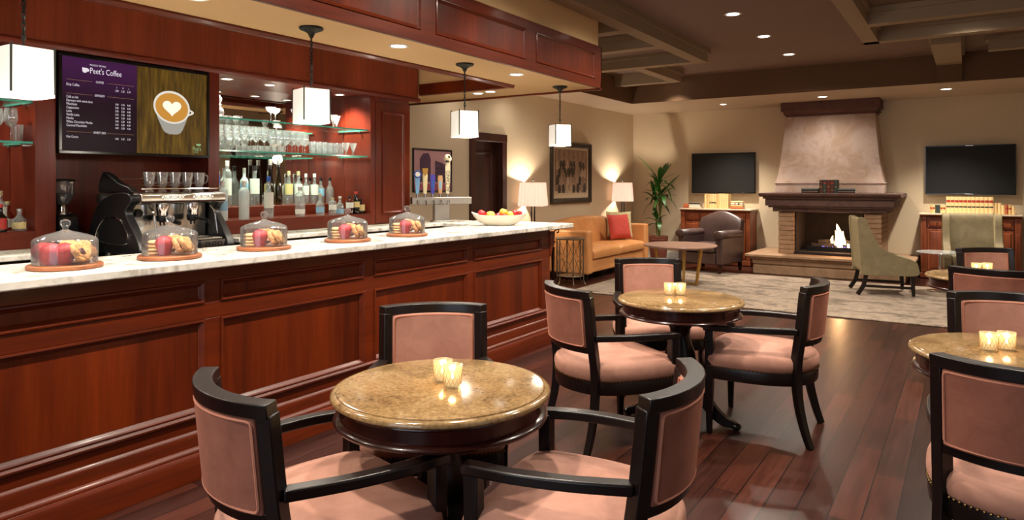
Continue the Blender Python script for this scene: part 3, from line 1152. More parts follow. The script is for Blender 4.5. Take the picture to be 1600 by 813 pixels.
def make_pendant():
    t = thing('pendant_lamp', 'x', 'pendant lamp', (0, 0, 0))
    MB().lathe([(.001, 0), (.066, 0), (.070, -.006), (.066, -.014), (.040, -.024), (.022, -.034), (.014, -.05), (.010, -.06), (.001, -.06)], seg=28).build('canopy', M_iron, t)
    q = MB()
    z = -.055
    k = 0
    while z > -.315:
        lp = []
        for j in range(10):
            a = 2 * PI * j / 10
            u, v = .007 * math.cos(a), .016 * math.sin(a)
            lp.append((u, 0, z - .014 + v) if k % 2 == 0 else (0, u, z - .014 + v))
        q.tube(lp, .0028, 5, True)
        z -= .022
        k += 1
    q.tube([(0, 0, -.31), (0, 0, -.365)], .004, 6)
    q.build('chain', M_iron, t)
    s, zt, zb = .080, -.362, -.555
    q = MB()
    # open square shade with slightly softened corners and real wall thickness
    def sq(h, z):
        r = .012
        out = []
        for cx, cy, a0 in ((h - r, h - r, 0), (-h + r, h - r, 90), (-h + r, -h + r, 180), (h - r, -h + r, 270)):
            for j in range(4):
                a = rad(a0 + 30 * j)
                out.append((cx + r * math.cos(a), cy + r * math.sin(a), z))
        return out
    q.loft([sq(s - .003, zt), sq(s, zt), sq(s + .002, zb), sq(s - .002, zb)], cap=False, closed=True)
    q.build('lamp_shade', M_shade_p, t, smooth=50)
    q = MB()
    q.loft([sq(s - .004, zb + .006), sq(s - .004, zb + .009)])
    q.build('diffuser', M_shade_p, t, smooth=30)
    q = MB()
    for x, y in ((1, -1), (1, 1), (-1, 1), (-1, -1)):
        q.bar([(x * (s - .002), y * (s - .002), zb + .012), (x * (s - .002), y * (s - .002), zt + .004)], (.007, .007), side=(1, y * x, 0))
        q.ball((x * (s - .004), y * (s - .004), zt + .006), .005, 8, 6)
    q.tube([(-s + .004, -s + .004, zt), (s - .004, s - .004, zt)], .0025, 6)
    q.tube([(-s + .004, s - .004, zt), (s - .004, -s + .004, zt)], .0025, 6)
    q.build('frame', M_iron, t)
    L = bpy.data.lights.new('pendant_light', 'POINT')
    L.energy = K_PEND
    L.color = WARM2
    L.shadow_soft_size = .06
    o = bpy.data.objects.new('pendant_light', L)
    COL.objects.link(o)
    o.parent = t
    o.location = (0, 0, -.60)
    return t


pp = make_pendant()
for i, (y, lab) in enumerate(PENDS):
    o = pp if i == 0 else dup(pp)
    o.location = (PX, y, SZ)
    look = math.atan2(-y, -PX)          # towards the room
    o.rotation_euler = (0, 0, look + rad(24))
    o['label'] = lab
    o['group'] = 'pendant lamps in a row over the bar'

# ------------------------------------------------------------------ glass shelves
SHY0, SHY1 = 3.068, 4.600


def glass_shelf(y0, y1, z, lab):
    t = thing('glass_shelf', lab, 'shelf', (-4.62, (y0 + y1) / 2, z), 0, 'green edged glass shelves')
    h = (y1 - y0) / 2
    MB().box(-.40, -.006, -h, h, -.012, 0).build('pane', M_shelf, t)
    MB().box(-.006, 0, -h, h, -.012, 0).box(-.40, -.006, -h, -h + .004, -.012, 0).box(-.40, -.006, h - .004, h, -.012, 0).build('edge', M_shelf_edge, t)
    for s in (-1, 1):
        for x in (-.10, -.33):
            q = MB()
            ya, yc = sorted((s * (h - .02), s * (h + .0035)))
            q.box(x - .008, x + .008, ya, yc, -.024, -.0125)
            q.build('bracket', M_steel, t)
    return t


glass_shelf(SHY0, SHY1, 1.912, 'upper glass shelf in the bottle niche, with a few cocktail glasses')
glass_shelf(SHY0, SHY1, 1.668, 'lower glass shelf in the bottle niche, crowded with wine glasses')
glass_shelf(.204, 1.855, 1.905, 'upper glass shelf in the far left niche')
glass_shelf(.204, 1.855, 1.664, 'lower glass shelf in the far left niche, with wine glasses on it')


def drinking_glass(kind):
    q = MB()
    P = {
        'wine': [(.030, 0), (.031, .002), (.006, .006), (.0035, .012), (.0035, .075), (.006, .082), (.024, .100), (.034, .122), (.036, .145), (.033, .175), (.030, .195), (.0285, .195), (.0315, .175), (.0345, .145), (.0325, .122), (.022, .101), (.003, .086)],
        'goblet': [(.030, 0), (.031, .002), (.006, .006), (.0045, .012), (.0045, .05), (.008, .058), (.030, .075), (.037, .10), (.038, .13), (.036, .165), (.0345, .165), (.0365, .13), (.0355, .10), (.029, .077), (.003, .064)],
        'coupe': [(.030, 0), (.031, .002), (.005, .006), (.0035, .012), (.0035, .072), (.010, .080), (.034, .098), (.041, .118), (.042, .125), (.0405, .125), (.0395, .118), (.033, .100), (.003, .084)],
        'tumbler': [(.024, 0), (.026, .002), (.032, .105), (.0305, .105), (.0245, .012), (.001, .010)],
        'flare': [(.032, 0), (.033, .003), (.010, .008), (.008, .02), (.009, .03), (.022, .07), (.036, .115), (.0345, .115), (.021, .072), (.003, .036)],
        'decanter': [(.030, 0), (.034, .003), (.036, .06), (.030, .085), (.014, .10), (.013, .115), (.020, .118), (.012, .124), (.012, .13), (.022, .15), (.020, .17), (.004, .19), (.001, .195)],
    }[kind]
    q.lathe(P, seg=16, cap=False)
    return q


GM = {}
for kd in ('wine', 'goblet', 'coupe', 'tumbler', 'flare', 'decanter'):
    GM[kd] = None


def glass(kind, x, y, z, label, group, name=None, cat='glass'):
    nm = name or {'wine': 'wine_glass', 'goblet': 'wine_glass', 'coupe': 'cocktail_glass', 'tumbler': 'tumbler', 'flare': 'footed_glass', 'decanter': 'decanter'}[kind]
    if GM[kind] is None:
        o = drinking_glass(kind).build(nm, M_glass, smooth=60)
        GM[kind] = o
    else:
        o = GM[kind].copy()
        COL.objects.link(o)
        o.name = nm
    o.location = (x, y, z)
    return tag(o, label, cat, group)


glass('decanter', -4.86, 3.235, 1.9122, 'small stoppered decanter at the left end of the upper glass shelf', None, 'decanter', 'decanter')
for k, (y, x) in enumerate(((3.62, -4.74), (3.71, -4.80), (3.855, -4.72), (3.93, -4.78), (3.965, -4.70))):
    glass('coupe', x, y, 1.9122, 'stemmed cocktail glass on the upper glass shelf, %s from the decanter' % ordinal(k), 'cocktail glasses on the upper shelf')
for k, (y, x) in enumerate(((4.27, -4.72), (4.36, -4.78))):
    glass('flare', x, y, 1.9122, 'footed glass at the right end of the upper glass shelf, %s after the pendant' % ordinal(k), 'footed glasses on the upper shelf')
n = 0
for k in range(13):
    y = 3.13 + k * .066
    glass('wine' if k < 7 else 'goblet', -4.69, y, 1.6682, 'wine glass in the front row on the lower glass shelf, %s from the left' % ordinal(k), 'front row of wine glasses')
for k in range(11):
    y = 3.21 + k * .078
    glass('wine', -4.80, y, 1.6682, 'wine glass in the back row on the lower glass shelf, %s from the left' % ordinal(k), 'back row of wine glasses')
for k in range(6):
    y = 4.005 + k * .064
    glass('tumbler', -4.69, y, 1.6682, 'tumbler in the front row on the lower glass shelf, %s after the wine glasses' % ordinal(k), 'tumblers on the lower shelf')
for k in range(4):
    y = 4.12 + k * .07
    glass('tumbler', -4.79, y, 1.6682, 'tumbler in the back row on the lower glass shelf, %s after the wine glasses' % ordinal(k), 'tumblers behind')
for k in range(2):
    glass('flare', -4.70, 4.40 + k * .085, 1.6682, 'footed glass at the right end of the lower glass shelf, %s of two' % ('inner' if k == 0 else 'outermost'), 'footed glasses on the lower shelf')
for k in range(6):
    glass('wine' if k < 5 else 'tumbler', -4.70 - .05 * (k % 2), 1.56 + k * .053, 1.6642, 'stemmed glass on the lower shelf of the far left niche, %s from the pillar' % ordinal(5 - k) if k < 5 else 'tumbler nearest the pillar on the lower shelf of the far left niche',
          'glasses in the far left niche')

# ------------------------------------------------------------------ bottles
M_vodka = thin_glass('bottle_glass_clear', (0.95, 0.97, 0.98, 1), 0.08, 0.75, 0.03, 0.22)
M_white_glass = thin_glass('bottle_glass_frosted', (0.95, 0.97, 0.98, 1), 0.06, 0.5, 0.2, 0.7)
M_amber = thin_glass('amber_spirit', (0.75, 0.36, 0.08, 1), 0.06, 0.5, 0.04)
M_green_glass = thin_glass('green_brown_glass', (0.30, 0.22, 0.05, 1), 0.08, 0.5, 0.04)
M_dark_glass = plain('dark_bottle_glass', srgb(22, 14, 10), 0.08)
M_paper = plain('paper_label', srgb(232, 230, 222), 0.6)
M_paper_c = plain('cream_label', srgb(222, 200, 140), 0.6)
M_blue = plain('blue_label', srgb(40, 84, 170), 0.5)
M_lblue = plain('pale_blue_label', srgb(140, 184, 214), 0.5)
M_redcap = plain('red_wax', srgb(176, 50, 44), 0.4)
M_greycap = plain('silver_cap', srgb(190, 188, 180), 0.3, 0.6)
M_cork = plain('cork_cap', srgb(196, 180, 140), 0.6)
M_bcap = plain('black_cap', srgb(20, 20, 20), 0.35)

SHAPES = {  # relative height : radius
    'tall': [(.001, 0), (.92, .004), (1, .02), (1, .62), (.92, .68), (.5, .74), (.36, .78), (.34, .93)],
    'straight': [(.001, 0), (.95, .004), (1, .02), (1, .70), (.95, .755), (.7, .80), (.42, .825), (.40, .93)],
    'slim': [(.001, 0), (.9, .004), (1, .03), (.96, .36), (.72, .55), (.46, .72), (.42, .93)],
    'round': [(.001, 0), (.9, .006), (1, .03), (1, .5), (.85, .60), (.45, .68), (.38, .72), (.36, .91)],
    'squat': [(.001, 0), (.92, .01), (1, .05), (1.02, .35), (.92, .52), (.5, .64), (.34, .70), (.34, .88)],
}


def bottle(x, y, z, h, r, shape, glassm, capm, labm, lab0, lab1, label, group, cap_from=None, liquid=None):
    t = thing('bottle', label, 'bottle', (x, y, z), 0, group)
    pr = [(a * r, b * h) for a, b in SHAPES[shape]]
    MB().lathe(pr, seg=20).build('glass', glassm, t, smooth=50)
    top = pr[-1]
    c0 = (cap_from or .88) * h
    MB().lathe([(top[0] * 1.12, c0), (top[0] * 1.14, h * .995), (top[0] * 1.0, h)], seg=16).build('cap', capm, t)
    if labm is not None:
        a0 = -PI * .42
        mb = MB()
        rr = r * 1.012
        rings = []
        for i in range(15):
            a = a0 + 2 * PI * .42 * i / 14 + rad(-35)
            rings.append([(rr * math.cos(a), rr * math.sin(a), h * lab0), (rr * math.cos(a) * 1.012, rr * math.sin(a) * 1.012, h * lab0),
                          (rr * math.cos(a) * 1.012, rr * math.sin(a) * 1.012, h * lab1), (rr * math.cos(a), rr * math.sin(a), h * lab1)])
        mb.loft(rings)
        mb.build('paper_label', labm, t)
    if liquid is not None:
        MB().lathe([(.001, .006), (r * .93, .008), (r * .94, h * liquid), (.001, h * liquid)], seg=16).build('spirit', M_amber, t)
    return t


LZ, RZ = 1.1375, 1.2255
G1, G2 = 'bottles on the niche ledge', 'bottles on the raised back step'
BOT = [
    # y, front?, h, r, shape, glass, cap, label mat, l0, l1, text
    (3.125, 1, .30, .038, 'straight', M_white_glass, M_white, M_lblue, .25, .5, 'frosted white bottle with pale blue print, leftmost on the niche ledge'),
    (3.31, 1, .30, .038, 'straight', M_white_glass, M_white, None, 0, 0, 'plain frosted white bottle, second from the left on the niche ledge'),
    (3.535, 1, .335, .037, 'round', M_vodka, M_blue, M_paper, .25, .62, 'clear bottle with a long white label and blue cap on the niche ledge'),
    (3.845, 1, .25, .040, 'straight', M_vodka, M_greycap, M_paper, .1, .26, 'clear bottle with a low white label in the middle of the niche ledge'),
    (4.06, 1, .19, .036, 'squat', M_vodka, M_cork, M_lblue, .15, .4, 'small clear bottle with a pale blue label on the niche ledge'),
    (4.20, 1, .155, .034, 'straight', M_vodka, M_cork, M_paper, .3, .6, 'short clear bottle with a white label, right half of the niche ledge'),
    (4.285, 1, .165, .034, 'squat', M_vodka, M_white, M_lblue, .08, .32, 'short clear bottle with a blue foot label, right half of the niche ledge'),
    (4.40, 1, .165, .034, 'straight', M_amber, M_bcap, M_paper, .35, .65, 'short amber bottle with a small white label on the niche ledge'),
    (4.475, 1, .205, .034, 'slim', M_dark_glass, M_redcap, M_paper_c, .3, .55, 'dark liqueur bottle with red neck and cream label, behind the fourth dome'),
    (4.555, 1, .135, .045, 'squat', M_dark_glass, M_bcap, M_paper_c, .2, .62, 'squat dark bottle with oval cream label, rightmost on the niche ledge'),
    (3.335, 0, .375, .034, 'straight', M_vodka, M_white, M_blue, .5, .68, 'tall clear bottle with a blue band at the left of the back step'),
    (3.44, 0, .375, .034, 'straight', M_vodka, M_paper, M_paper, .25, .62, 'tall clear bottle with a white cap and label on the back step'),
    (3.60, 0, .32, .034, 'tall', M_white_glass, M_greycap, M_lblue, .3, .6, 'pale bottle with a grey cap on the back step'),
    (3.70, 0, .34, .040, 'round', M_vodka, M_bcap, M_paper, .3, .68, 'clear bottle with black cap and wide white label on the back step'),
    (3.86, 0, .40, .034, 'slim', M_green_glass, M_greycap, None, 0, 0, 'tall amber green bottle with a metal cap, left of the pair on the back step'),
    (3.945, 0, .40, .034, 'slim', M_green_glass, M_greycap, None, 0, 0, 'tall amber green bottle with a metal cap, right of the pair on the back step'),
    (4.055, 0, .30, .036, 'round', M_vodka, M_cork, M_paper_c, .3, .62, 'clear bottle with cork cap and greenish label, next to the green pair'),
    (4.16, 0, .30, .036, 'round', M_vodka, M_cork, M_paper, .25, .62, 'clear bottle with cork cap and white label, second after the green pair'),
    (4.245, 0, .28, .030, 'round', M_vodka, M_white, M_paper, .3, .6, 'clear bottle with white cap, third after the green pair'),
    (4.345, 0, .28, .036, 'round', M_vodka, M_white, M_paper, .3, .64, 'clear bottle with white cap and square label, fourth after the green pair'),
    (4.42, 0, .245, .034, 'round', M_vodka, M_bcap, M_lblue, .3, .58, 'clear bottle with black cap and blue label, near the mirror end'),
    (4.53, 0, .245, .036, 'round', M_vodka, M_bcap, None, 0, 0, 'clear bottle with black cap and pink ribbon, at the mirror end'),
]
for y, front, h, r, sh, gm, cm, lm, l0, l1, lab in BOT:
    bottle(-4.655 - (.03 if front and r > .04 else 0) if front else -5.06, y, LZ if front else RZ, h, r, sh, gm, cm, lm, l0, l1, lab, G1 if front else G2)
FL = [(1.735, -4.75, .235, .036, 'tall', M_vodka, M_cork, M_paper, .2, .6, 'clear bottle with a big white label in the far left niche'),
      (1.80, -4.82, .17, .034, 'squat', M_amber, M_cork, M_paper, .1, .4, 'short amber bottle with white label in the far left niche'),
      (1.805, -4.67, .13, .036, 'squat', M_vodka, M_greycap, M_paper_c, .1, .4, 'small round clear bottle at the pillar end of the far left niche'),
      (1.70, -4.65, .16, .036, 'squat', M_dark_glass, M_redcap, M_redcap, .1, .5, 'red labelled bottle in the far left niche')]
for y, x, h, r, sh, gm, cm, lm, l0, l1, lab in FL:
    bottle(x, y, LZ, h, r, sh, gm, cm, lm, l0, l1, lab, 'bottles in the far left niche')

# ------------------------------------------------------------------ menu screen
SX, SY0, SY1, SZ0, SZ1 = -4.585, 1.976, 2.968, 1.60, 2.212
ms = thing('menu_screen', 'wide wall screen showing a coffee menu and a cup of latte', 'screen', (SX, (SY0 + SY1) / 2, SZ0))
hw, hh = (SY1 - SY0) / 2, SZ1 - SZ0
q = MB()
b = .018
q.box(-.06, .012, -hw, hw, 0, b).box(-.06, .012, -hw, hw, hh - b, hh).box(-.06, .012, -hw, -hw + b, b, hh - b).box(-.06, .012, hw - b, hw, b, hh - b)
q.box(-.06, -.002, -hw + b, hw - b, b, hh - b)
q.build('bezel', M_bezel, ms, bevel=.002)
MB().box(-.36, -.06, -.15, .15, hh * .3, hh * .7).build('wall_bracket', M_blackm, ms)
split = -hw + .478 * 2 * hw
t = NT('menu_purple')
tc = t.coord((1, 1, 1))
sp = t.n('ShaderNodeSeparateXYZ')
t.l(tc, sp.inputs[0])
cr = t.ramp(sp.outputs['Z'], [(0.1, srgb(14, 2, 8)), (0.32, srgb(20, 4, 14)), (0.55, srgb(58, 22, 62))])
t.p.inputs['Base Color'].default_value = (.01, .004, .01, 1)
t.p.inputs['Roughness'].default_value = .4
t.p.inputs['Specular IOR Level'].default_value = .15
t.l(cr, t.p.inputs['Emission Color'])
t.p.inputs['Emission Strength'].default_value = 1.0
M_purple = t.mat
t = NT('picture_table_wood')
a = t.noise(t.coord((1, 14, 1.6)), 3, 4)
cr = t.ramp(a, [(.3, srgb(44, 28, 6)), (.6, srgb(92, 66, 16)), (.8, srgb(124, 96, 30))])
t.p.inputs['Base Color'].default_value = (.01, .01, .01, 1)
t.p.inputs['Roughness'].default_value = .4
t.p.inputs['Specular IOR Level'].default_value = .15
t.l(cr, t.p.inputs['Emission Color'])
t.p.inputs['Emission Strength'].default_value = 1.0
M_olivepic = t.mat
scr = MB().box(-.002, 0, -hw + b, split, b, hh - b).build('menu_page', M_purple, ms)
pic = MB().box(-.002, 0, split, hw - b, b, hh - b).build('cup_picture', M_olivepic, ms)
PL = Matrix(((0, 0, 1, .0006), (1, 0, 0, 0), (0, 1, 0, 0), (0, 0, 0, 1)))     # text x -> y, text y -> z


TX = .70


def at(y, z):
    return Matrix.Translation((0, y, z)) @ PL @ Matrix.Diagonal((TX, 1, 1, 1))


def flat(mb, pts, x):
    mb.add([(x, p[0], p[1]) for p in pts], [tuple(range(len(pts)))])


def ell(cy, cz, a, bb, n=32, tilt=0.0):
    return [(cy + a * math.cos(2 * PI * k / n) * math.cos(tilt) - bb * math.sin(2 * PI * k / n) * math.sin(tilt),
             cz + a * math.cos(2 * PI * k / n) * math.sin(tilt) + bb * math.sin(2 * PI * k / n) * math.cos(tilt)) for k in range(n)]


M_text = emit('menu_lettering', srgb(225, 215, 222), 1.0)
M_line = emit('menu_rule', srgb(150, 110, 84), 0.8)
L0, L1 = -hw + .045, split - .040
mc = (L0 + L1) / 2
q = MB()
text_mesh(q, "Peet's Coffee", .052, at(mc - .060, hh - .105))
text_mesh(q, 'PROUDLY SERVING', .016, at(mc - .06, hh - .058))
flat(q, [(mc - .105, hh - .075), (mc - .073, hh - .075), (mc - .075, hh - .098), (mc - .083, hh - .106), (mc - .095, hh - .106), (mc - .103, hh - .098)], .0008)
flat(q, ell(mc - .071, hh - .088, .008, .009, 12), .0008)
text_mesh(q, 'COFFEE', .020, at(mc, hh - .163), 'CENTER')
text_mesh(q, 'ESPRESSO', .020, at(mc, hh - .248), 'CENTER')
text_mesh(q, 'SWEET SIDE', .020, at(mc, hh - .482), 'CENTER')
text_mesh(q, 'Drip Coffee', .022, at(L0, hh - .195))
for kk, s in enumerate(('S', 'M', 'L')):
    text_mesh(q, s, .014, at(L1 - .092 + kk * .038, hh - .182))
text_mesh(q, '2.00', .018, at(L1 - .10, hh - .204))
text_mesh(q, '2.25', .018, at(L1 - .062, hh - .204))
text_mesh(q, '2.50', .018, at(L1 - .024, hh - .204))
items = ['Café au lait', 'Espresso with extra shot', 'Macchiato', 'Cappuccino', 'Latte', 'Vanilla Latte', 'Mocha', 'White Chocolate Mocha', 'Caramel Macchiato']
for kk, s in enumerate(items):
    z = hh - .270 - kk * .0218
    text_mesh(q, s, .0215, at(L0, z))
    if kk > 0:
        for c_, pz in enumerate(('3.00', '3.50', '4.00')):
            text_mesh(q, pz, .018, at(L1 - .10 + c_ * .038, z))
text_mesh(q, 'Hot Cocoa', .021, at(L0, hh - .514))
for c_, pz in enumerate(('3.00', '3.25', '3.50')):
    text_mesh(q, pz, .018, at(L1 - .10 + c_ * .038, hh - .514))
q.build('lettering', M_text, scr, smooth=0)
q = MB()
for z in (hh - .158, hh - .243, hh - .477):
    q = MB()
    flat(q, [(L0, z), (mc - .045, z), (mc - .045, z + .0022), (L0, z + .0022)], .0007)
    flat(q, [(mc + .045, z), (L1 + .02, z), (L1 + .02, z + .0022), (mc + .045, z + .0022)], .0007)
    q.build('rule_line', M_line, scr, smooth=0)
# the cup picture
cy, cz = (split + hw) / 2 - .018, hh * .535
E1 = emit('picture_white', srgb(222, 214, 200), 1.0)
E2 = emit('picture_coffee', srgb(196, 138, 60), 1.0)
E3 = emit('picture_foam', srgb(250, 240, 214), 1.1)
E4 = emit('picture_cup_side', srgb(176, 170, 160), 0.8)
E5 = emit('picture_green', srgb(150, 190, 140), 0.8)
q = MB()
q.m = 3
flat(q, [(cy - .122, cz + .0), (cy - .10, cz - .07), (cy - .066, cz - .140), (cy - .050, cz - .160), (cy - .02, cz - .172), (cy + .035, cz - .172), (cy + .062, cz - .160), (cy + .078, cz - .138), (cy + .106, cz - .07), (cy + .122, cz + .0)], .0006)
q.m = 0
hp = [(cy + .112 + .050 * math.sin(PI * k / 10), cz - .012 - .028 + .056 * (1 - k / 10)) for k in range(11)]
hi = [(cy + .112 + .030 * math.sin(PI * k / 10), cz - .012 - .016 + .032 * (1 - k / 10)) for k in range(11)]
q.add([(.0007, *p) for p in hp] + [(.0007, *p) for p in hi], [(k, k + 1, 12 + k, 11 + k) for k in range(10)])
flat(q, ell(cy, cz + .014, .132, .112, 36, -.2), .0009)
q.m = 1
flat(q, ell(cy, cz + .012, .118, .098, 36, -.2), .0012)
q.m = 2
heart = []
for k in range(30):
    a = 2 * PI * k / 30
    heart.append((cy + .0042 * 16 * math.sin(a) ** 3, cz + .012 + .0037 * (13 * math.cos(a) - 5 * math.cos(2 * a) - 2 * math.cos(3 * a) - math.cos(4 * a))))
flat(q, heart, .0015)
q.m = 4
text_mesh(q, "Peet's", .040, at(hw - .125, .05))
text_mesh(q, 'COFFEE', .014, at(hw - .118, .034))
flat(q, [(hw - .10, .098), (hw - .06, .098), (hw - .066, .084), (hw - .094, .084)], .0008)
q.build('cup', [E1, E2, E3, E4, E5], pic, smooth=0)

# ------------------------------------------------------------------ espresso machine
em = thing('espresso_machine', 'large black and steel espresso machine on the shelf behind the bar', 'espresso machine', (-4.065, 2.155, .9445))
EZ0 = .9445


def zz(z):
    return z - EZ0


q = MB()
for y in (.07, .52):
    for x in (-.06, -.42):
        MB().lathe([(.022, 0), (.024, .004), (.018, .05), (.018, .075)], (x, y, 0), 14).build('foot', M_steel_dull, em)
q = MB().box(-.50, .03, .02, .585, .055, .115)
q.build('base', M_black, em, bevel=.012)
q = MB().box(-.16, .035, .07, .55, .116, .128)
for k in range(13):
    q.box(-.155, .03, .085 + k * .036, .091 + k * .036, .128, .131)
q.build('drip_tray', M_steel, em, bevel=.002)
q = MB().box(.03, .034, .40, .575, .06, .112)
fp = q.build('front_plate', M_steel, em, label='steel name plate on the base')
q = MB()
text_mesh(q, 'ENTO', .045, Matrix.Translation((.0345, .43, .07)) @ PL)
q.build('lettering', M_black, fp, smooth=0)
MB().box(-.48, -.17, .04, .57, .115, .35).build('body', M_steel, em, bevel=.01)
q = MB().prism([(-.50, .345), (-.02, .345), (.02, .355), (.03, .375), (.028, .405), (.005, .415), (-.46, .418), (-.50, .40)], 'y', .03, .58)
tp_ = q.build('upper_housing', M_steel, em, bevel=.004)
q = MB()
for y in (.22, .42):
    pts = [(y + .070 * math.cos(2 * PI * k / 24), .388 + .018 * math.sin(2 * PI * k / 24) - zz(EZ0)) for k in range(24)]
    q.loft([[(.028, p[0], p[1] - 0) for p in pts], [(.032, p[0], p[1]) for p in pts]])
q.build('badge', M_white, tp_)
q = MB()
for y in (.22, .42):
    text_mesh(q, 'AURORA', .032, Matrix.Translation((.0325, y, .377)) @ PL, 'CENTER')
q.build('lettering', M_black, tp_, smooth=0)
for s, y0 in ((0, .0), (1, .575)):
    prof = smooth_loop([(-.52, .06), (-.30, .05), (.02, .055), (.05, .10), (-.02, .20), (-.10, .30), (-.04, .36), (-.06, .41), (-.20, .415), (-.40, .36), (-.50, .24), (-.54, .12)], 5)
    q = MB().prism(prof, 'y', y0 - .0, y0 + .05)
    q.build('side_panel', M_black, em, bevel=.006, smooth=40)
q = MB()
lp = [(p[0] * .72 - .07, -.003, p[1] * .62 + .07) for p in smooth_loop([(-.50, .10), (-.25, .06), (.0, .08), (-.02, .20), (-.12, .30), (-.30, .32), (-.44, .24)], 5)]
q.tube(lp, .004, 6, True)
q.build('chrome_trim', M_chrome, em)
for y in (.22, .42):
    q = MB()
    q.lathe([(.040, .345), (.042, .33), (.036, .30), (.034, .275), (.001, .275)], (-.09, y, 0), 24)
    q.build('group_head', M_chrome, em)
    q = MB()
    q.lathe([(.034, .275), (.036, .262), (.032, .24), (.02, .232), (.001, .232)], (-.09, y, 0), 20)
    q.tube([(-.06, y, .255), (.0, y, .25)], .008, 8)
    q.tube([(-.005, y, .25), (.03, y, .245), (.10, y, .232)], [.011, .014, .012], 10)
    q.tube([(-.09, y - .012, .235), (-.085, y - .012, .212)], .006, 6)
    q.tube([(-.09, y + .012, .235), (-.085, y + .012, .212)], .006, 6)
    q.build('portafilter', M_blackm, em)
q = MB()
q.tube(smooth_path([(-.05, .12, .33), (-.01, .12, .30), (.0, .125, .24), (.01, .13, .15)], 5), .005, 8)
q.build('steam_wand', M_chrome, em)
q = MB()
q.tube(smooth_path([(-.05, .52, .33), (-.01, .52, .30), (.0, .525, .24), (.01, .53, .15)], 5), .005, 8)
q.build('steam_wand', M_chrome, em)
q = MB()
q.lathe([(.001, 0), (.026, 0), (.028, .012), (.022, .026), (.001, .028)], seg=18)
kn = q.build('knob', M_black, em)
kn.location = (-.169, .11, .29)
kn.rotation_euler = (0, PI / 2, 0)
q = MB()
q.lathe([(.001, 0), (.034, 0), (.036, .006), (.028, .008), (.001, .008)], seg=24)
gg = q.build('pressure_gauge', M_grout, em)
gg.location = (-.169, .11, .21)
gg.rotation_euler = (0, PI / 2, 0)
q = MB()
q.prism([(-.46, .42), (-.30, .418), (-.06, .42), (-.10, .45), (-.22, .475), (-.34, .53), (-.40, .545), (-.44, .50)], 'y', .02, .06)
q.build('cup_rail_bracket', M_black, em, bevel=.006)
q = MB()
for z in (.46, .505):
    q.tube([(-.36, .04, z), (-.36, .58, z)], .005, 8)
q.tube([(-.36, .57, .42), (-.36, .57, .505)], .006, 8)
q.build('cup_rail', M_chrome, em)
q = MB()
q.tube([(-.03, .06, .44), (-.03, .58, .44)], .004, 8)
q.build('cup_rail', M_chrome, em)

# latte glasses on the machine
LG = None
for k in range(5):
    y = 2.325 + k * .083
    if LG is None:
        t = thing('latte_glass', 'x', 'glass', (0, 0, 0))
        MB().lathe([(.026, 0), (.028, .003), (.018, .018), (.018, .03), (.028, .05), (.036, .125), (.0345, .125), (.0265, .052), (.001, .036)], seg=20, cap=False).build('glass', M_glass, t)
        MB().tube(smooth_path([(0, .033, .11), (0, .056, .105), (0, .060, .08), (0, .046, .058), (0, .028, .056)], 5), .004, 8).build('handle', M_glass, t)
        LG = t
        o = t
    else:
        o = dup(LG)
    o.location = (-4.21, y, EZ0 + .4185)
    o['label'] = 'tall footed latte glass with handle on top of the espresso machine, %s from the left' % ordinal(k)
    o['group'] = 'latte glasses on the espresso machine'

# coffee grinder
g = thing('coffee_grinder', 'black coffee grinder with a clear bean hopper left of the espresso machine', 'coffee grinder', (-4.74, 2.065, 1.0005))
q = MB().box(-.09, .09, -.07, .07, 0, .035).box(-.07, .05, -.055, .055, .03, .21)
q.prism(smooth_loop([(-.07, .05), (.05, .04), (.09, .10), (.09, .18), (.05, .225), (-.06, .22)], 4), 'y', -.06, .06)
q.build('body', M_black, g, bevel=.008, smooth=50)
MB().lathe([(.055, .0), (.055, .012), (.03, .02), (.025, .05), (.035, .06), (.001, .062)], (0, 0, .222), 20).build('collar', M_steel, g)
MB().lathe([(.026, .275), (.05, .30), (.068, .34), (.072, .43), (.069, .43), (.065, .342), (.048, .303), (.02, .28)], seg=24, cap=False).build('hopper', M_frost if False else M_glass, g)
MB().lathe([(.001, .283), (.03, .286), (.055, .32), (.062, .35), (.001, .36)], seg=20).build('beans', plain('coffee_beans', srgb(48, 28, 20), .5, noise=.5, nscale=90), g)
MB().lathe([(.075, .43), (.076, .438), (.03, .445), (.001, .445)], seg=24).build('lid', M_blackm, g)

# ------------------------------------------------------------------ beer tap tower
tt = thing('beer_tap_tower', 'brushed steel beer tower with five tall handles at the end of the back counter', 'beer tap', (-4.38, 5.36, 1.0342))
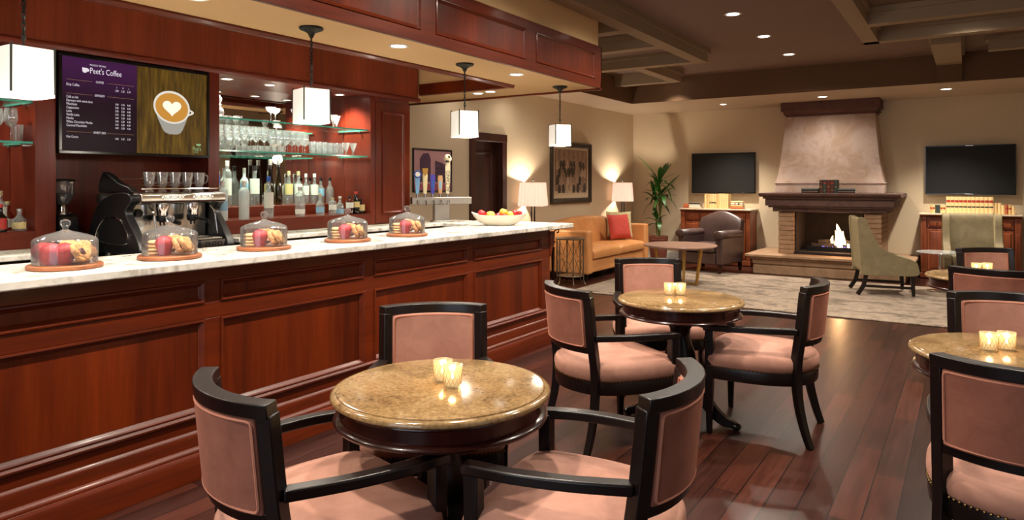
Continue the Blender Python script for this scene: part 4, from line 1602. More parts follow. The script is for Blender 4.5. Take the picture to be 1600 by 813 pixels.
# built along its own x, turned so that it faces the room
TWR = tt
q = MB().box(-.07, .07, -.10, .10, 0, .012).box(-.055, .055, -.075, .075, .012, .175)
q.build('column', M_steel_dull, tt, bevel=.004)
q = MB().box(-.06, .06, -.30, .30, .175, .245)
q.build('header', M_steel_dull, tt, bevel=.004)
HCOL = [plain('tap_blue', srgb(120, 170, 214), .4), plain('tap_cream', srgb(228, 214, 170), .4), plain('tap_violet', srgb(72, 62, 168), .4), plain('tap_tan', srgb(206, 160, 116), .4), plain('tap_ivory', srgb(232, 222, 186), .4)]
DARKT = plain('tap_dark_print', srgb(52, 40, 34), .5)
hl = ['pale blue tap handle with a round badge', 'cream tap handle with a gold shield', 'violet tap handle', 'tan tap handle', 'tall ivory tap handle with dark lettering']
hs = [.185, .22, .19, .18, .33]
for k in range(5):
    y = -.245 + k * .076
    q = MB().tube([(.03, y, .246), (.03, y, .285)], [.012, .009], 10)
    q.tube([(.06, y, .215), (.095, y, .21), (.10, y, .17)], .008, 8)
    f = q.build('faucet', M_chrome, tt)
    h = hs[k]
    q = MB()
    zb = .28
    q.m = 0
    q.prism([(y - .016, zb), (y + .016, zb), (y + .025, zb + h * .8), (y + .02, zb + h), (y - .02, zb + h), (y - .025, zb + h * .8)], 'x', .018, .044)
    q.m = 1
    if k == 0:
        for r_, x_ in ((.038, .052),):
            q.loft([[(x_ - .02, y + r_ * math.cos(2 * PI * j / 20), zb + h + .005 + r_ * math.sin(2 * PI * j / 20)) for j in range(20)], [(x_, y + r_ * math.cos(2 * PI * j / 20), zb + h + .005 + r_ * math.sin(2 * PI * j / 20)) for j in range(20)]])
        q.m = 2
        q.loft([[(.052, y + .024 * math.cos(2 * PI * j / 20), zb + h + .005 + .024 * math.sin(2 * PI * j / 20)) for j in range(20)], [(.055, y + .024 * math.cos(2 * PI * j / 20), zb + h + .005 + .024 * math.sin(2 * PI * j / 20)) for j in range(20)]])
    elif k == 1:
        q.m = 3
        q.prism([(y - .028, zb + h + .03), (y + .028, zb + h + .03), (y + .024, zb + h - .02), (y, zb + h - .045), (y - .024, zb + h - .02)], 'x', .016, .05)
    elif k == 4:
        q.m = 0
        q.ball((.03, y, zb + h + .015), (.028, .040, .045), 14, 10)
        q.m = 1
        q.ball((.05, y + .012, zb + h + .035), (.012, .014, .014), 10, 8)
        q.ball((.055, y - .008, zb + h - .01), (.012, .02, .012), 10, 8)
        text_mesh(q, 'ALTANO', .052, Matrix.Translation((.0455, y + .019, zb + .02)) @ Matrix(((0, 0, 1, 0), (0, -1, 0, 0), (1, 0, 0, 0), (0, 0, 0, 1))))
    else:
        q.m = 1
        q.box(.0445, .046, y - .012, y + .012, zb + h * .25, zb + h * .7)
    q.build('handle', [HCOL[k], DARKT if k == 4 else (M_blue if k < 3 else M_lblue), M_white, M_gold_leg], tt, bevel=.002, label=hl[k])
tt.rotation_euler = (0, 0, rad(-38))

# ------------------------------------------------------------------ cake domes, boards and pastries on the bar
M_cookie = plain('baked_cookie', srgb(188, 134, 84), .8, noise=.4, nscale=90)
M_cookie2 = plain('sugar_cookie', srgb(208, 168, 118), .8, noise=.22, nscale=90)
M_redcake = plain('red_icing', srgb(150, 22, 30), .55, noise=.35, nscale=60)
M_jam = plain('dark_jam', srgb(60, 24, 34), .25)
BP = ((-3.275, 1.44), (-3.265, 1.907), (-3.27, 2.453), (-3.27, 3.074), (-3.27, 3.629))
DW = ['first', 'second', 'third', 'fourth', 'fifth']


def cookie_mb(r=.046, h=.015, sd=0):
    rnd = random.Random(sd)
    ph = [rnd.uniform(0, 6.28) for _ in range(4)]

    def wob(a):
        return 1 + .04 * math.sin(3 * a + ph[0]) + .03 * math.sin(7 * a + ph[1])
    rings = []
    for s, z in ((.86, 0), (1, .003), (1.02, .007), (.96, .011), (.75, .014), (.4, .0155), (.05, .015)):
        rings.append([(r * s * wob(2 * PI * k / 24) * math.cos(2 * PI * k / 24), r * s * wob(2 * PI * k / 24) * math.sin(2 * PI * k / 24), z * h / .015 + (.0008 * math.sin(5 * k + ph[2]) if .1 < s < .9 else 0)) for k in range(24)])
    return MB().loft(rings)


def pastry_mb(sd=0):
    """square folded danish with raised rim"""
    rnd = random.Random(sd)
    q = MB()
    rings = []
    for s, z in ((.8, 0), (1, .006), (1.04, .014), (.95, .024), (.8, .026), (.62, .0245), (.5, .023), (.05, .022)):
        ring = []
        for k in range(28):
            a = 2 * PI * k / 28
            sq = 1 / max(abs(math.cos(a)), abs(math.sin(a))) ** .55
            rr = .043 * s * sq * (1 + .05 * math.sin(9 * a + sd))
            ring.append((rr * math.cos(a), rr * math.sin(a), z + .002 * math.sin(6 * a + sd)))
        rings.append(ring)
    return q.loft(rings)


def muffin_mb(sd=0):
    rings = []
    for s, z in ((.7, 0), (.78, .01), (.92, .035), (1.1, .05), (1.16, .06), (1.05, .074), (.75, .086), (.35, .092), (.02, .094)):
        rings.append([(.036 * s * (1 + .05 * math.sin(14 * 2 * PI * k / 42) * (1 if z < .04 else .4)) * math.cos(2 * PI * k / 42), .036 * s * (1 + .05 * math.sin(14 * 2 * PI * k / 42) * (1 if z < .04 else .4)) * math.sin(2 * PI * k / 42), z) for k in range(42)])
    return MB().loft(rings)


VR = Vector((math.cos(YAW), math.sin(YAW)))       # along the picture plane on the bar top
for i, (bx, by) in enumerate(BP):
    bd = MB().lathe([(.001, 0), (.139, 0), (.144, .004), (.144, .016), (.139, .020), (.001, .020)], seg=48)
    bd = bd.build('serving_board', M_board, None, smooth=40)
    bd.location = (bx, by, 1.0502)
    tag(bd, 'round wooden board under the %s glass cake dome from the left' % DW[i], 'board', 'round boards on the bar')
    z0 = 1.0704
    dm = thing('cake_dome', 'glass cake dome with knob on the bar, %s from the left' % DW[i], 'cake dome', (bx, by, z0), 0, 'glass cake domes along the bar')
    prof = [(.124, 0), (.1245, .095), (.122, .104), (.113, .112), (.082, .125), (.042, .136), (.02, .142), (.012, .1475)]
    inn = [(.010, .144), (.02, .139), (.042, .133), (.082, .122), (.111, .109), (.1195, .103), (.122, .095), (.1215, 0)]
    MB().lathe(prof + inn, seg=48, cap=False).build('dome', M_dome, dm, smooth=60)
    MB().lathe([(.012, .1475), (.010, .153), (.013, .159), (.019, .167), (.021, .176), (.018, .185), (.009, .190), (.001, .191)], seg=24).build('knob', M_dome, dm, smooth=60)

    def put(o, u, v, z, rx=0, ry=0, rz=0):
        # u along the view-plane, v away from the viewer
        p = Vector((bx, by)) + VR * u + Vector((-VR.y, VR.x)) * v
        o.location = (p.x, p.y, z)
        o.rotation_euler = Euler((rx, ry, rz + YAW), 'XYZ')
        return o
    g = 'pastries under the cake domes'
    if i > 0:
        for k in range(4):
            o = cookie_mb(.046, .0165, i * 9 + k).build('cookie', M_cookie2, None, smooth=60)
            put(o, -.064 + .004 * (k % 2), -.012 + .003 * k, z0 + .0004 + k * .0175, 0, 0, k)
            tag(o, 'pale round cookie under the %s cake dome, %s of its stack' % (DW[i], ('bottom', 'second from the bottom', 'third from the bottom', 'top')[k]), 'cookie', g)
        o = muffin_mb(i).build('red_muffin', M_redcake, None, smooth=60)
        put(o, -.004, -.048, z0 + .0004, 0, 0, .3 * i)
        tag(o, 'red muffin in the middle under the %s cake dome' % DW[i], 'muffin', g)
        for k in range(2):
            o = pastry_mb(i * 5 + k).build('pastry', M_cookie, None, smooth=60)
            put(o, .046 + .030 * k, -.02 + .012 * k, z0 + .040, 0, rad(62 - 6 * k), 0)
            tag(o, 'golden pastry leaning at the right under the %s cake dome, %s' % (DW[i], ('inner one', 'outer one')[k]), 'pastry', g)
        o = pastry_mb(i * 5 + 3).build('pastry', M_cookie, None, smooth=60)
        put(o, .0, .045, z0 + .045, rad(60), 0, 0)
        tag(o, 'golden pastry standing behind the red muffin under the %s cake dome' % DW[i], 'pastry', g)
    else:
        for k, (u, v) in enumerate(((-.068, -.045), (-.018, -.068), (.032, -.052))):
            o = muffin_mb(k + 20).build('red_muffin', M_redcake, None, smooth=60)
            put(o, u, v, z0 + .0004, 0, 0, k)
            tag(o, 'red muffin in the front row under the first cake dome, %s' % ('left', 'middle', 'right')[k], 'muffin', g)
        for k, (u, v, z, ry) in enumerate(((.072, -.03, .043, 58), (.012, .03, .066, 12), (.055, .045, .05, 50))):
            o = pastry_mb(k + 30).build('pastry', M_cookie, None, smooth=60)
            put(o, u, v, z0 + z, 0, rad(ry), 0)
            if k == 0:
                MB().box(-.015, .015, -.013, .013, .022, .0285).build('jam_filling', M_jam, o, bevel=.005)
            tag(o, 'golden pastry under the first cake dome, %s' % ('standing at the right', 'lying on top at the back', 'leaning at the back right')[k], 'pastry', g)
        for k in range(4):
            o = cookie_mb(.043, .0165, 60 + k).build('cookie', M_cookie, None, smooth=60)
            put(o, -.066 + .003 * k, .035, z0 + .0004 + k * .0175, 0, 0, k)
            tag(o, 'golden cookie behind the red muffins under the first cake dome, %s of its stack' % ('bottom', 'second', 'third', 'top')[k], 'cookie', g)

# ------------------------------------------------------------------ fruit bowl
FB = (-3.40, 4.96)
fb = thing('fruit_bowl', 'long cream stoneware bowl of fruit near the far end of the bar', 'bowl', (FB[0], FB[1], 1.0502), rad(33))


def boat(s, zoff, inner=False):
    rings = []
    rows = ((.40, 0), (.52, .004), (.76, .028), (.92, .062), (1.0, .092)) if not inner else ((.97, .092), (.88, .064), (.72, .034), (.5, .016), (.02, .012))
    for q_, z in rows:
        ring = []
        for k in range(40):
            a = 2 * PI * k / 40
            e = abs(math.cos(a)) ** 6
            x = .245 * q_ * math.cos(a)
            y = .10 * q_ * math.sin(a)
            ring.append((x, y, z + .024 * e * (z / .092) * (1 if math.cos(a) > 0 else 1.1)))
        rings.append(ring)
    return rings


q = MB().loft(boat(1, 0) + boat(1, 0, True))
q.build('bowl', M_ceramic, fb, smooth=70)
M_peach = plain('apricot_skin', srgb(232, 164, 60), .45, noise=.15, nscale=14)
M_apple = plain('red_apple_skin', srgb(170, 30, 38), .3, noise=.35, nscale=16)
M_stem = plain('fruit_stem', srgb(80, 60, 30), .7)
FR = [(-.155, 0, .075, .033, 1, 'red apple at the left end of the fruit bowl'), (-.105, .035, .065, .026, 1, 'small dark red plum beside the left apple in the fruit bowl'), (-.075, -.02, .062, .036, 0, 'yellow apricot lying at the left front of the fruit bowl'),
      (-.015, -.03, .050, .030, 1, 'red plum at the front middle of the fruit bowl'), (.005, .035, .056, .030, 1, 'red plum at the back of the fruit bowl'), (.035, -.005, .085, .036, 0, 'golden apricot on top in the middle of the fruit bowl'),
      (.045, -.055, .052, .024, 1, 'small red plum at the front of the fruit bowl, right of the middle'), (.092, -.01, .062, .032, 0, 'yellow pear shaped fruit right of the middle in the fruit bowl'), (.135, .02, .078, .030, 1, 'red apple right of the yellow fruit in the bowl'),
      (.175, -.005, .078, .024, 1, 'small red plum at the right end of the fruit bowl')]
for x, y, z, r, kind, lab in FR:
    q = MB().ball((0, 0, 0), (r * 1.06, r, r * .95), 20, 14, lambda d: 1 - .18 * max(0, d[2]) ** 10 - .08 * max(0, -d[2]) ** 10)
    o = q.build('apple' if kind else 'apricot', M_apple if kind else M_peach, None, smooth=80)
    MB().tube([(0, 0, r * .74), (.002, .001, r * 1.05)], .0012, 5).build('stem', M_stem, o)
    c, s = math.cos(rad(33)), math.sin(rad(33))
    o.location = (FB[0] + x * c - y * s, FB[1] + x * s + y * c, 1.0502 + z + .030)
    o.rotation_euler = (random.uniform(-.5, .5), random.uniform(-.5, .5), random.uniform(0, 6))
    tag(o, lab, 'fruit', 'fruit in the bowl')

# ------------------------------------------------------------------ fireplace
fp = thing('fireplace', 'tall stone fireplace with tapered hood, mantel and raised hearth, fire burning', 'fireplace', (-1.78, 12.44, 0))


def fbox(mb, hx, yf, z0, z1, yb=0.0, cx=0.0):
    return mb.box(cx - hx, cx + hx, yf - 12.44, yb, z0, z1)


q = MB()
fbox(q, 1.16, 11.13, .262, .305)
fbox(q, 1.10, 11.18, .225, .262)
fbox(q, 1.06, 11.21, .150, .225)
fbox(q, 1.04, 11.225, .135, .150)
fbox(q, 1.05, 11.20, .0, .135)
q.build('hearth', M_stone_tan, fp, bevel=.010)
for s in (-1, 1):
    q = MB()
    z = .306
    while z < .95:
        h = min(.072, .966 - z)
        q.box(s * .61 - .115 + (.004 if int(z * 100) % 2 else 0), s * .61 + .115, 11.46 - 12.44, 0, z, z + h - .004)
        z += .073
    q.build('stone_pier', M_stone_tan, fp, bevel=.006)
q = MB()
fbox(q, .72, 11.50, .966, 1.0)
fbox(q, .80, 11.42, .968, 1.035)
fbox(q, .86, 11.37, 1.035, 1.06)
fbox(q, .90, 11.35, 1.06, 1.17)
fbox(q, .93, 11.32, 1.17, 1.20)
q.prism([(11.32 - 12.44, 1.20), (11.27 - 12.44, 1.225), (11.26 - 12.44, 1.262), (0, 1.262), (0, 1.20)], 'x', -.985, .985)
q.build('mantel', M_stone_dark, fp, bevel=.008)
q = MB()
fbox(q, .79, 11.86, 1.262, 1.42, 0, -.07)
fbox(q, .80, 11.85, 1.405, 1.43, 0, -.07)
rr = []
for f in range(13):
    u = f / 12
    z = 1.43 + 1.08 * u
    hx = .785 - .13 * u ** .7
    yf = 11.88 + .12 * u ** .7 - 12.44
    rr.append([(-hx - .07, yf, z), (hx - .07, yf, z), (hx - .07, 0, z), (-hx - .07, 0, z)])
q.loft(rr)
q.build('chimney_hood', M_stone_hood, fp, bevel=.006)
q = MB()
fbox(q, .66, 11.98, 2.50, 2.53, 0, -.06)
q.prism([(11.97 - 12.44, 2.53), (11.93 - 12.44, 2.57), (11.91 - 12.44, 2.585), (0, 2.585), (0, 2.53)], 'x', -.75, .63)
fbox(q, .72, 11.89, 2.585, 2.728, 0, -.06)
q.build('hood_cap', M_stone_cap, fp, bevel=.006)
q = MB()
for a in ((-.50, -.47, -.75, 0), (.47, .50, -.75, 0)):
    q.box(a[0], a[1], -.90, -.05, .306, .97)
q.box(-.5, .5, -.12, -.05, .306, .97)
q.box(-.5, .5, -.95, -.05, .306, .345)
q.box(-.5, .5, -.93, -.05, .955, .97)
q.build('firebox', M_soot, fp)
q = MB()
for x in (-.3, -.1, .1, .3):
    q.box(x - .008, x + .008, -.72, -.36, .37, .385)
q.box(-.34, .34, -.73, -.715, .345, .42).box(-.34, .34, -.38, -.365, .345, .385)
q.build('grate', M_blackm, fp)
M_log = plain('charred_log', srgb(34, 26, 22), .9, noise=.6, nscale=18)
for k, (x0, y0, z0, x1, y1, z1, r) in enumerate(((-.30, -.62, .42, .28, -.58, .43, .045), (-.24, -.46, .42, .30, -.50, .425, .045), (-.20, -.60, .485, .18, -.46, .50, .038), (.02, -.47, .50, .30, -.62, .49, .035))):
    pts = [(x0 + (x1 - x0) * t / 8, y0 + (y1 - y0) * t / 8 + .008 * math.sin(t * 2 + k), z0 + (z1 - z0) * t / 8 + .006 * math.cos(t * 3 + k)) for t in range(9)]
    q = MB().tube(pts, [r * (1 + .10 * math.sin(t * 2.3 + k)) for t in range(9)], 10)
    q.build('log', M_log, fp, smooth=60)


def tongue(mb, x, y, z, h, r, ph):
    rings = []
    for i in range(11):
        u = i / 10
        rr_ = r * (.55 + 1.1 * u) * (1 - u) ** .8 + .0008 if u > .0 else r * .5
        cx = x + .035 * h / .3 * math.sin(3.2 * u + ph) * u
        cy = y + .02 * math.cos(2.6 * u + ph) * u
        rings.append([(cx + rr_ * math.cos(2 * PI * k / 10), cy + .6 * rr_ * math.sin(2 * PI * k / 10), z + h * u) for k in range(10)])
    mb.loft(rings)


q = MB()
for x, y, z, h, r, ph in ((.06, -.62, .41, .27, .045, .2), (.11, -.58, .42, .36, .06, 1.4), (.17, -.6, .42, .25, .045, 2.6), (.0, -.56, .43, .16, .03, 3.4), (.30, -.6, .40, .17, .03, .8), (.33, -.58, .40, .22, .03, 2.0), (.24, -.62, .40, .12, .025, 4)):
    tongue(q, x, y, z, h, r, ph)
fl = q.build('flame', M_flame, fp, smooth=80)
q = MB()
for x, y, z, h, r, ph in ((.10, -.66, .40, .22, .035, 1.2), (.14, -.655, .40, .15, .03, 2.6)):
    tongue(q, x, y, z, h, r, ph)
q.build('flame_core', M_flame2, fl, smooth=80)
q = MB()
rnd = random.Random(5)
for k in range(26):
    tongue(q, -.13 + .44 * k / 25, -.70 + .02 * rnd.random(), .372, .035 + .03 * rnd.random(), .012, k)
q.build('gas_flame', M_blueflame, fp, smooth=80)
L = bpy.data.lights.new('fire_light', 'POINT')
L.energy = 14
L.color = (1, .5, .2)
L.shadow_soft_size = .1
o = bpy.data.objects.new('fire_light', L)
COL.objects.link(o)
o.parent = fp
o.location = (.12, -.78, .62)

# ------------------------------------------------------------------ books
BC = {
    'cream': plain('book_cream', srgb(226, 196, 138), .6, noise=.06), 'tan': plain('book_tan', srgb(206, 170, 112), .6, noise=.08), 'rust': plain('book_rust', srgb(176, 92, 52), .6),
    'white': plain('book_white', srgb(232, 224, 206), .6), 'dark': plain('book_dark', srgb(52, 48, 50), .5), 'brown': plain('book_brown', srgb(74, 44, 30), .5, noise=.1), 'green': plain('book_green', srgb(50, 62, 54), .5),
    'wine': plain('book_wine', srgb(96, 36, 30), .5)}
M_pages = plain('book_pages', srgb(226, 214, 186), .8)
M_redlab = plain('red_spine_label', srgb(164, 50, 34), .5)
M_blklab = plain('black_spine_label', srgb(44, 34, 30), .5)


def book(loc, w, h, d, col, lab, group, flat_=False, bands=None, rz=0.0):
    """upright: w thick along x, d deep along y (spine towards -y), h high; flat_: lies on its side"""
    t = thing('book', lab, 'book', loc, rz, group)
    c = .0022
    q = MB()
    q.box(-w / 2, -w / 2 + c, 0, d, 0, h).box(w / 2 - c, w / 2, 0, d, 0, h)
    q.loft([[(-w / 2, .004, z), (-w * .3, -.003, z), (0, -.005, z), (w * .3, -.003, z), (w / 2, .004, z), (w / 2, .007, z), (-w / 2, .007, z)] for z in (0, h)])
    co = q.build('cover', BC[col], t, smooth=40)
    pg = MB().box(-w / 2 + c, w / 2 - c, .006, d - .005, .003, h - .004).build('pages', M_pages, t)
    if bands:
        for (z0, z1, m) in bands:
            bq = MB()
            bq.loft([[(-w / 2 - .0006, .004, z), (-w * .3, -.0038, z), (0, -.0058, z), (w * .3, -.0038, z), (w / 2 + .0006, .004, z), (w / 2, .006, z), (-w / 2, .006, z)] for z in (z0 * h, z1 * h)])
            bq.build('spine_label', m, t, smooth=40)
    if flat_:
        for ch in kids(t):
            ch.matrix_parent_inverse = Matrix.Identity(4)
            ch.rotation_euler = (0, PI / 2, 0)
            ch.location = (-h / 2, 0, w / 2)
    return t


CT = .972    # cabinet tops
yb = 12.05
LC = -3.675
x = LC - .205
for k in range(10):
    w_ = (.040, .046, .036, .05, .042, .038, .048, .04, .036, .044)[k]
    book((x + w_ / 2, yb, CT + .0005), w_ - .001, (.255, .255, .25, .255, .25, .255, .26, .26, .255, .255)[k], .18, ('cream', 'tan', 'cream', 'cream', 'cream', 'tan', 'cream', 'cream', 'cream', 'cream')[k],
         'cream book standing on the left cabinet, %s from the left in its row' % ordinal(k), 'cream books upright on the left cabinet', bands=((.36, .44, M_blklab),) if k in (2, 3, 4) else None)
    x += w_
sb = [('white', .035, .20, 0), ('white', .03, .19, .035), ('dark', .025, .21, .065)]
for col, w_, h_, z in sb:
    book((LC - .38, yb - .0, CT + .0005 + z + (.0004 if z else 0)), w_ - .0006, h_, .15, col, '%s book lying flat left of the upright row on the left cabinet' % {'white0': 'bottom white', 'white0.035': 'middle white', 'dark0.065': 'top dark'}['%s%s' % (col, z if z else 0)], 'flat books on the left cabinet', True)
book((LC - .535, yb + .0, CT + .0005), .075, .10, .15, 'rust', 'rust orange book block at the left end of the left cabinet', None, True)
for k, (col, w_, h_) in enumerate((('rust', .035, .22), ('tan', .035, .20), ('white', .035, .19), ('cream', .03, .2))):
    book((LC + .36, yb, CT + .0005 + sum((.035, .035, .035, .03)[:k])), w_ - .0006, h_, .15, col, 'flat book right of the upright row on the left cabinet, %s of the pile' % ('bottom', 'second', 'third', 'top')[k], 'pile of flat books on the left cabinet', True, bands=((.3, .4, M_redlab), (.6, .75, M_blklab)) if k == 2 else None)
RC = .02
x = RC - .285
for k in range(11):
    w_ = .052
    book((x + w_ / 2, yb, CT + .0005), w_ - .001, .245, .18, 'cream', 'tall cream book with red and black labels, right cabinet, %s from the left' % ordinal(k), 'tall cream books on the right cabinet',
         bands=((.66, .80, M_redlab if k != 0 else M_redlab), (.36, .44, M_blklab)))
    x += w_
x = RC - .49
for k in range(6):
    w_ = .033
    book((x + w_ / 2, yb - .02, CT + .0005), w_ - .001, .12, .14, ('tan', 'cream', 'green', 'green', 'cream', 'cream')[k], 'short book left of the tall row on the right cabinet, %s from the left' % ordinal(k), 'short books left on the right cabinet', bands=((.5, .72, M_redlab),) if k in (0, 1, 4, 5) else None)
    x += w_
x = RC + .30
for k in range(6):
    w_ = .04
    book((x + w_ / 2, yb - .02, CT + .0005), w_ - .001, (.16, .16, .13, .14, .14, .12)[k], .14, ('tan', 'cream', 'cream', 'rust', 'tan', 'cream')[k], 'short book right of the tall row on the right cabinet, %s from the left' % ordinal(k), 'short books right on the right cabinet', bands=((.5, .66, M_redlab),) if k in (3, 4) else None)
    x += w_
x = -1.78 - .13
for k in range(5):
    book((x + .026, 11.50, 1.2625), .05, .205, .15, ('brown', 'green', 'wine', 'brown', 'green')[k], 'dark old book standing on the mantel, %s from the left' % ordinal(k), 'dark books upright on the mantel', bands=((.7, .82, M_redlab), (.2, .24, M_gold_leg)) if k % 2 else ((.45, .5, M_gold_leg),))
    x += .052
for s, wd in ((-1, 'left'), (1, 'right')):
    for k in range(2):
        book((-1.78 + s * .265 - (.01 if s > 0 else 0), 11.48, 1.2625 + .036 * k), .0352, .24, .15, ('brown', 'green')[k], 'dark old book lying flat on the mantel, %s of the pile on the %s' % (('bottom', 'top')[k], wd), 'flat books on the mantel', True)

# ------------------------------------------------------------------ cabinets under the televisions


def cabinet(cx, label):
    t = thing('cabinet', label, 'cabinet', (cx, 12.20, 0), 0, 'cabinets flanking the fireplace')
    hw_, yf = .60, -.22
    MB().box(-hw_, hw_, yf + .02, .235, .06, .945).build('body', M_cab, t, bevel=.004)
    q = MB().box(-hw_ - .03, hw_ + .03, yf - .045, .235, .945, .97)
    q.build('top', M_cabtop, t, bevel=.006)
    q = MB()
    q.prism([(yf + .0, .915), (yf - .03, .945), (.23, .945), (.23, .915)], 'x', -hw_ - .015, hw_ + .015)
    q.build('cornice', M_cab, t, bevel=.003)
    q = MB().box(-hw_ - .012, hw_ + .012, yf - .015, .235, 0.012, .085).box(-hw_ - .004, hw_ + .004, yf - .006, .235, .085, .10)
    q.build('plinth', M_cab, t, bevel=.004)
    for s in (-1, 1):
        q = MB()
        q.box(s * (hw_ - .03) - .035, s * (hw_ - .03) + .035, yf - .012, yf + .03, .10, .915)
        for k in range(3):
            q.tube([(s * (hw_ - .03) + (k - 1) * .018, yf - .013, .16), (s * (hw_ - .03) + (k - 1) * .018, yf - .013, .70)], .006, 6)
        q.build('corner_post', M_cab, t, bevel=.003)
    W = (2 * hw_ - .15) / 4
    for k in range(4):
        xa, xb = -hw_ + .075 + W * k + .006, -hw_ + .075 + W * (k + 1) - .006
        dr = MB().box(xa, xb, yf, yf + .02, .76, .90)
        dr = dr.build('drawer', M_cab, t, bevel=.004)
        q = MB()
        q.loft([[(xa + i, yf - yo, .76 + i), (xb - i, yf - yo, .76 + i), (xb - i, yf - yo, .90 - i), (xa + i, yf - yo, .90 - i)] for i, yo in ((.02, 0), (.026, .009), (.04, .012))])
        q.build('raised_field', M_cab, dr)
        kn = MB().ball(((xa + xb) / 2, yf - .024, .83), .011, 10, 8).build('knob', M_brass, dr)
        do = MB().box(xa, xb, yf, yf + .02, .125, .735)
        do = do.build('door', M_cab, t, bevel=.004)
        q = MB()
        q.loft([[(xa + i, yf - yo, .125 + i), (xb - i, yf - yo, .125 + i), (xb - i, yf - yo, .735 - i), (xa + i, yf - yo, .735 - i)] for i, yo in ((.03, 0), (.036, .010), (.055, .013))])
        q.build('raised_field', M_cab, do)
        MB().ball((xb - .014 if k % 2 == 0 else xa + .014, yf - .012, .44), .010, 10, 8).build('knob', M_brass, do)
    return t


cabinet(LC, 'carved walnut cabinet left of the fireplace, behind the brown armchair')
cabinet(RC, 'carved walnut cabinet right of the fireplace, behind the olive wing chair')


# ------------------------------------------------------------------ televisions
def tv(x0, x1, z0, z1, label, logo=False):
    t = thing('television', label, 'television', ((x0 + x1) / 2, 12.35, z0), 0, 'wall televisions')
    w_, h_ = (x1 - x0) / 2, z1 - z0
    q = MB()
    b_ = .016
    q.box(-w_, w_, 0, .05, 0, b_ * 1.3).box(-w_, w_, 0, .05, h_ - b_, h_).box(-w_, -w_ + b_, 0, .05, 0, h_).box(w_ - b_, w_, 0, .05, 0, h_).box(-w_ + .01, w_ - .01, .012, .05, .01, h_ - .01)
    q.build('bezel', M_bezel, t, bevel=.003)
    MB().box(-w_ + b_, w_ - b_, .006, .012, b_ * 1.3, h_ - b_).build('screen', M_tvglass, t)
    MB().box(-.2, .2, .05, .095, h_ * .3, h_ * .7).build('wall_bracket', M_blackm, t)
    if logo:
        MB().box(-.05, .05, -.002, .001, h_ - b_ * .8, h_ - b_ * .3).box(-.05, .05, -.002, .001, b_ * .4, b_ * .8).build('badge', M_steel, t)


tv(-4.21, -3.08, 1.235, 1.955, 'black wall television above the left cabinet')
tv(-.545, .585, 1.245, 1.985, 'black wall television above the right cabinet', True)

# ------------------------------------------------------------------ rug
q = MB().box(-4.35, .9, 7.98, 10.92, .0005, .012)
tag(q.build('rug', M_rug, bevel=.004), 'large faded beige patterned rug before the fireplace', 'rug')

# ------------------------------------------------------------------ sofa
so = thing('sofa', 'tan orange leather sofa against the left wall beyond the bar', 'sofa', (-5.36, 8.9, 0))
D, Ls = .80, 2.27
q = MB().box(.06, D - .03, .16, Ls - .16, .10, .30)
q.build('base', M_orange_leather, so, bevel=.02, seg=3)
for s, y0 in ((0, 0), (1, Ls - .17)):
    q = MB().box(.02, D, y0, y0 + .17, .09, .725)
    q.build('armrest', M_orange_leather, so, bevel=.028, seg=4)
q = MB()
rings = []
for k in range(21):
    u = k / 20
    y = .04 + (Ls - .08) * u
    zt = .80 + .085 * math.sin(PI * u) ** .8
    rings.append([(.02, y, .12), (.25, y, .12), (.25, y, .46), (.23, y, .70), (.20, y, zt - .03), (.15, y, zt), (.08, y, zt), (.02, y, zt - .05)])
q.loft(rings)
q.build('backrest', M_orange_leather, so, bevel=.02, seg=3, smooth=50)
for k in range(2):
    y0 = .18 + k * (Ls - .36) / 2
    y1 = y0 + (Ls - .36) / 2 - .008
    rings = []
    for i in range(9):
        u = i / 8
        e = math.sin(PI * u) ** .35 if 0 < u < 1 else .0
        y = y0 + (y1 - y0) * u
        rings.append([(.24, y, .30), (D + .0, y, .30), (D + .012, y, .33 + .02 * e), (D + .012, y, .40 + .02 * e), (D - .03, y, .435 + .025 * e), (.55, y, .445 + .032 * e), (.24, y, .44 + .02 * e)])
    MB().loft(rings).build('seat_cushion', M_orange_leather, so, bevel=.015, seg=3, smooth=60)
for x in (.08, D - .07):
    for y in (.09, Ls - .09):
        MB().lathe([(.022, 0), (.034, .10), (.001, .10)], (x, y, 0), 12).build('leg', M_espresso, so)


def pillow(mat, s, label, loc, rot, grp=None):
    q = MB()
    n = 14
    vs, fs = [], []
    for side in (1, -1):
        for i in range(n + 1):
            for j in range(n + 1):
                u, v = 2 * i / n - 1, 2 * j / n - 1
                pinch = 1 - .06 * (1 - (u * v) ** 2) * max(abs(u), abs(v)) ** 3
                th = .075 * ((1 - u ** 4) * (1 - v ** 4)) ** .6
                vs.append((u * s / 2 * pinch, side * th, v * s / 2 * pinch))
    m = (n + 1) ** 2
    for sd in range(2):
        for i in range(n):
            for j in range(n):
                a = sd * m + i * (n + 1) + j
                f = (a, a + n + 1, a + n + 2, a + 1)
                fs.append(f if sd else tuple(reversed(f)))
    q.add(vs, fs)
    o = q.build('pillow', mat, None, smooth=80)
    o.location = loc
    o.rotation_euler = rot
    return tag(o, label, 'pillow', grp)


pillow(M_red_fab, .42, 'red square pillow at the far end of the orange sofa', (-4.83, 10.56, .695), (rad(-16), 0, rad(60)))
pillow(M_cream_fab, .44, 'cream patterned pillow behind the red pillow on the sofa', (-4.94, 10.80, .72), (rad(-14), 0, rad(40)))


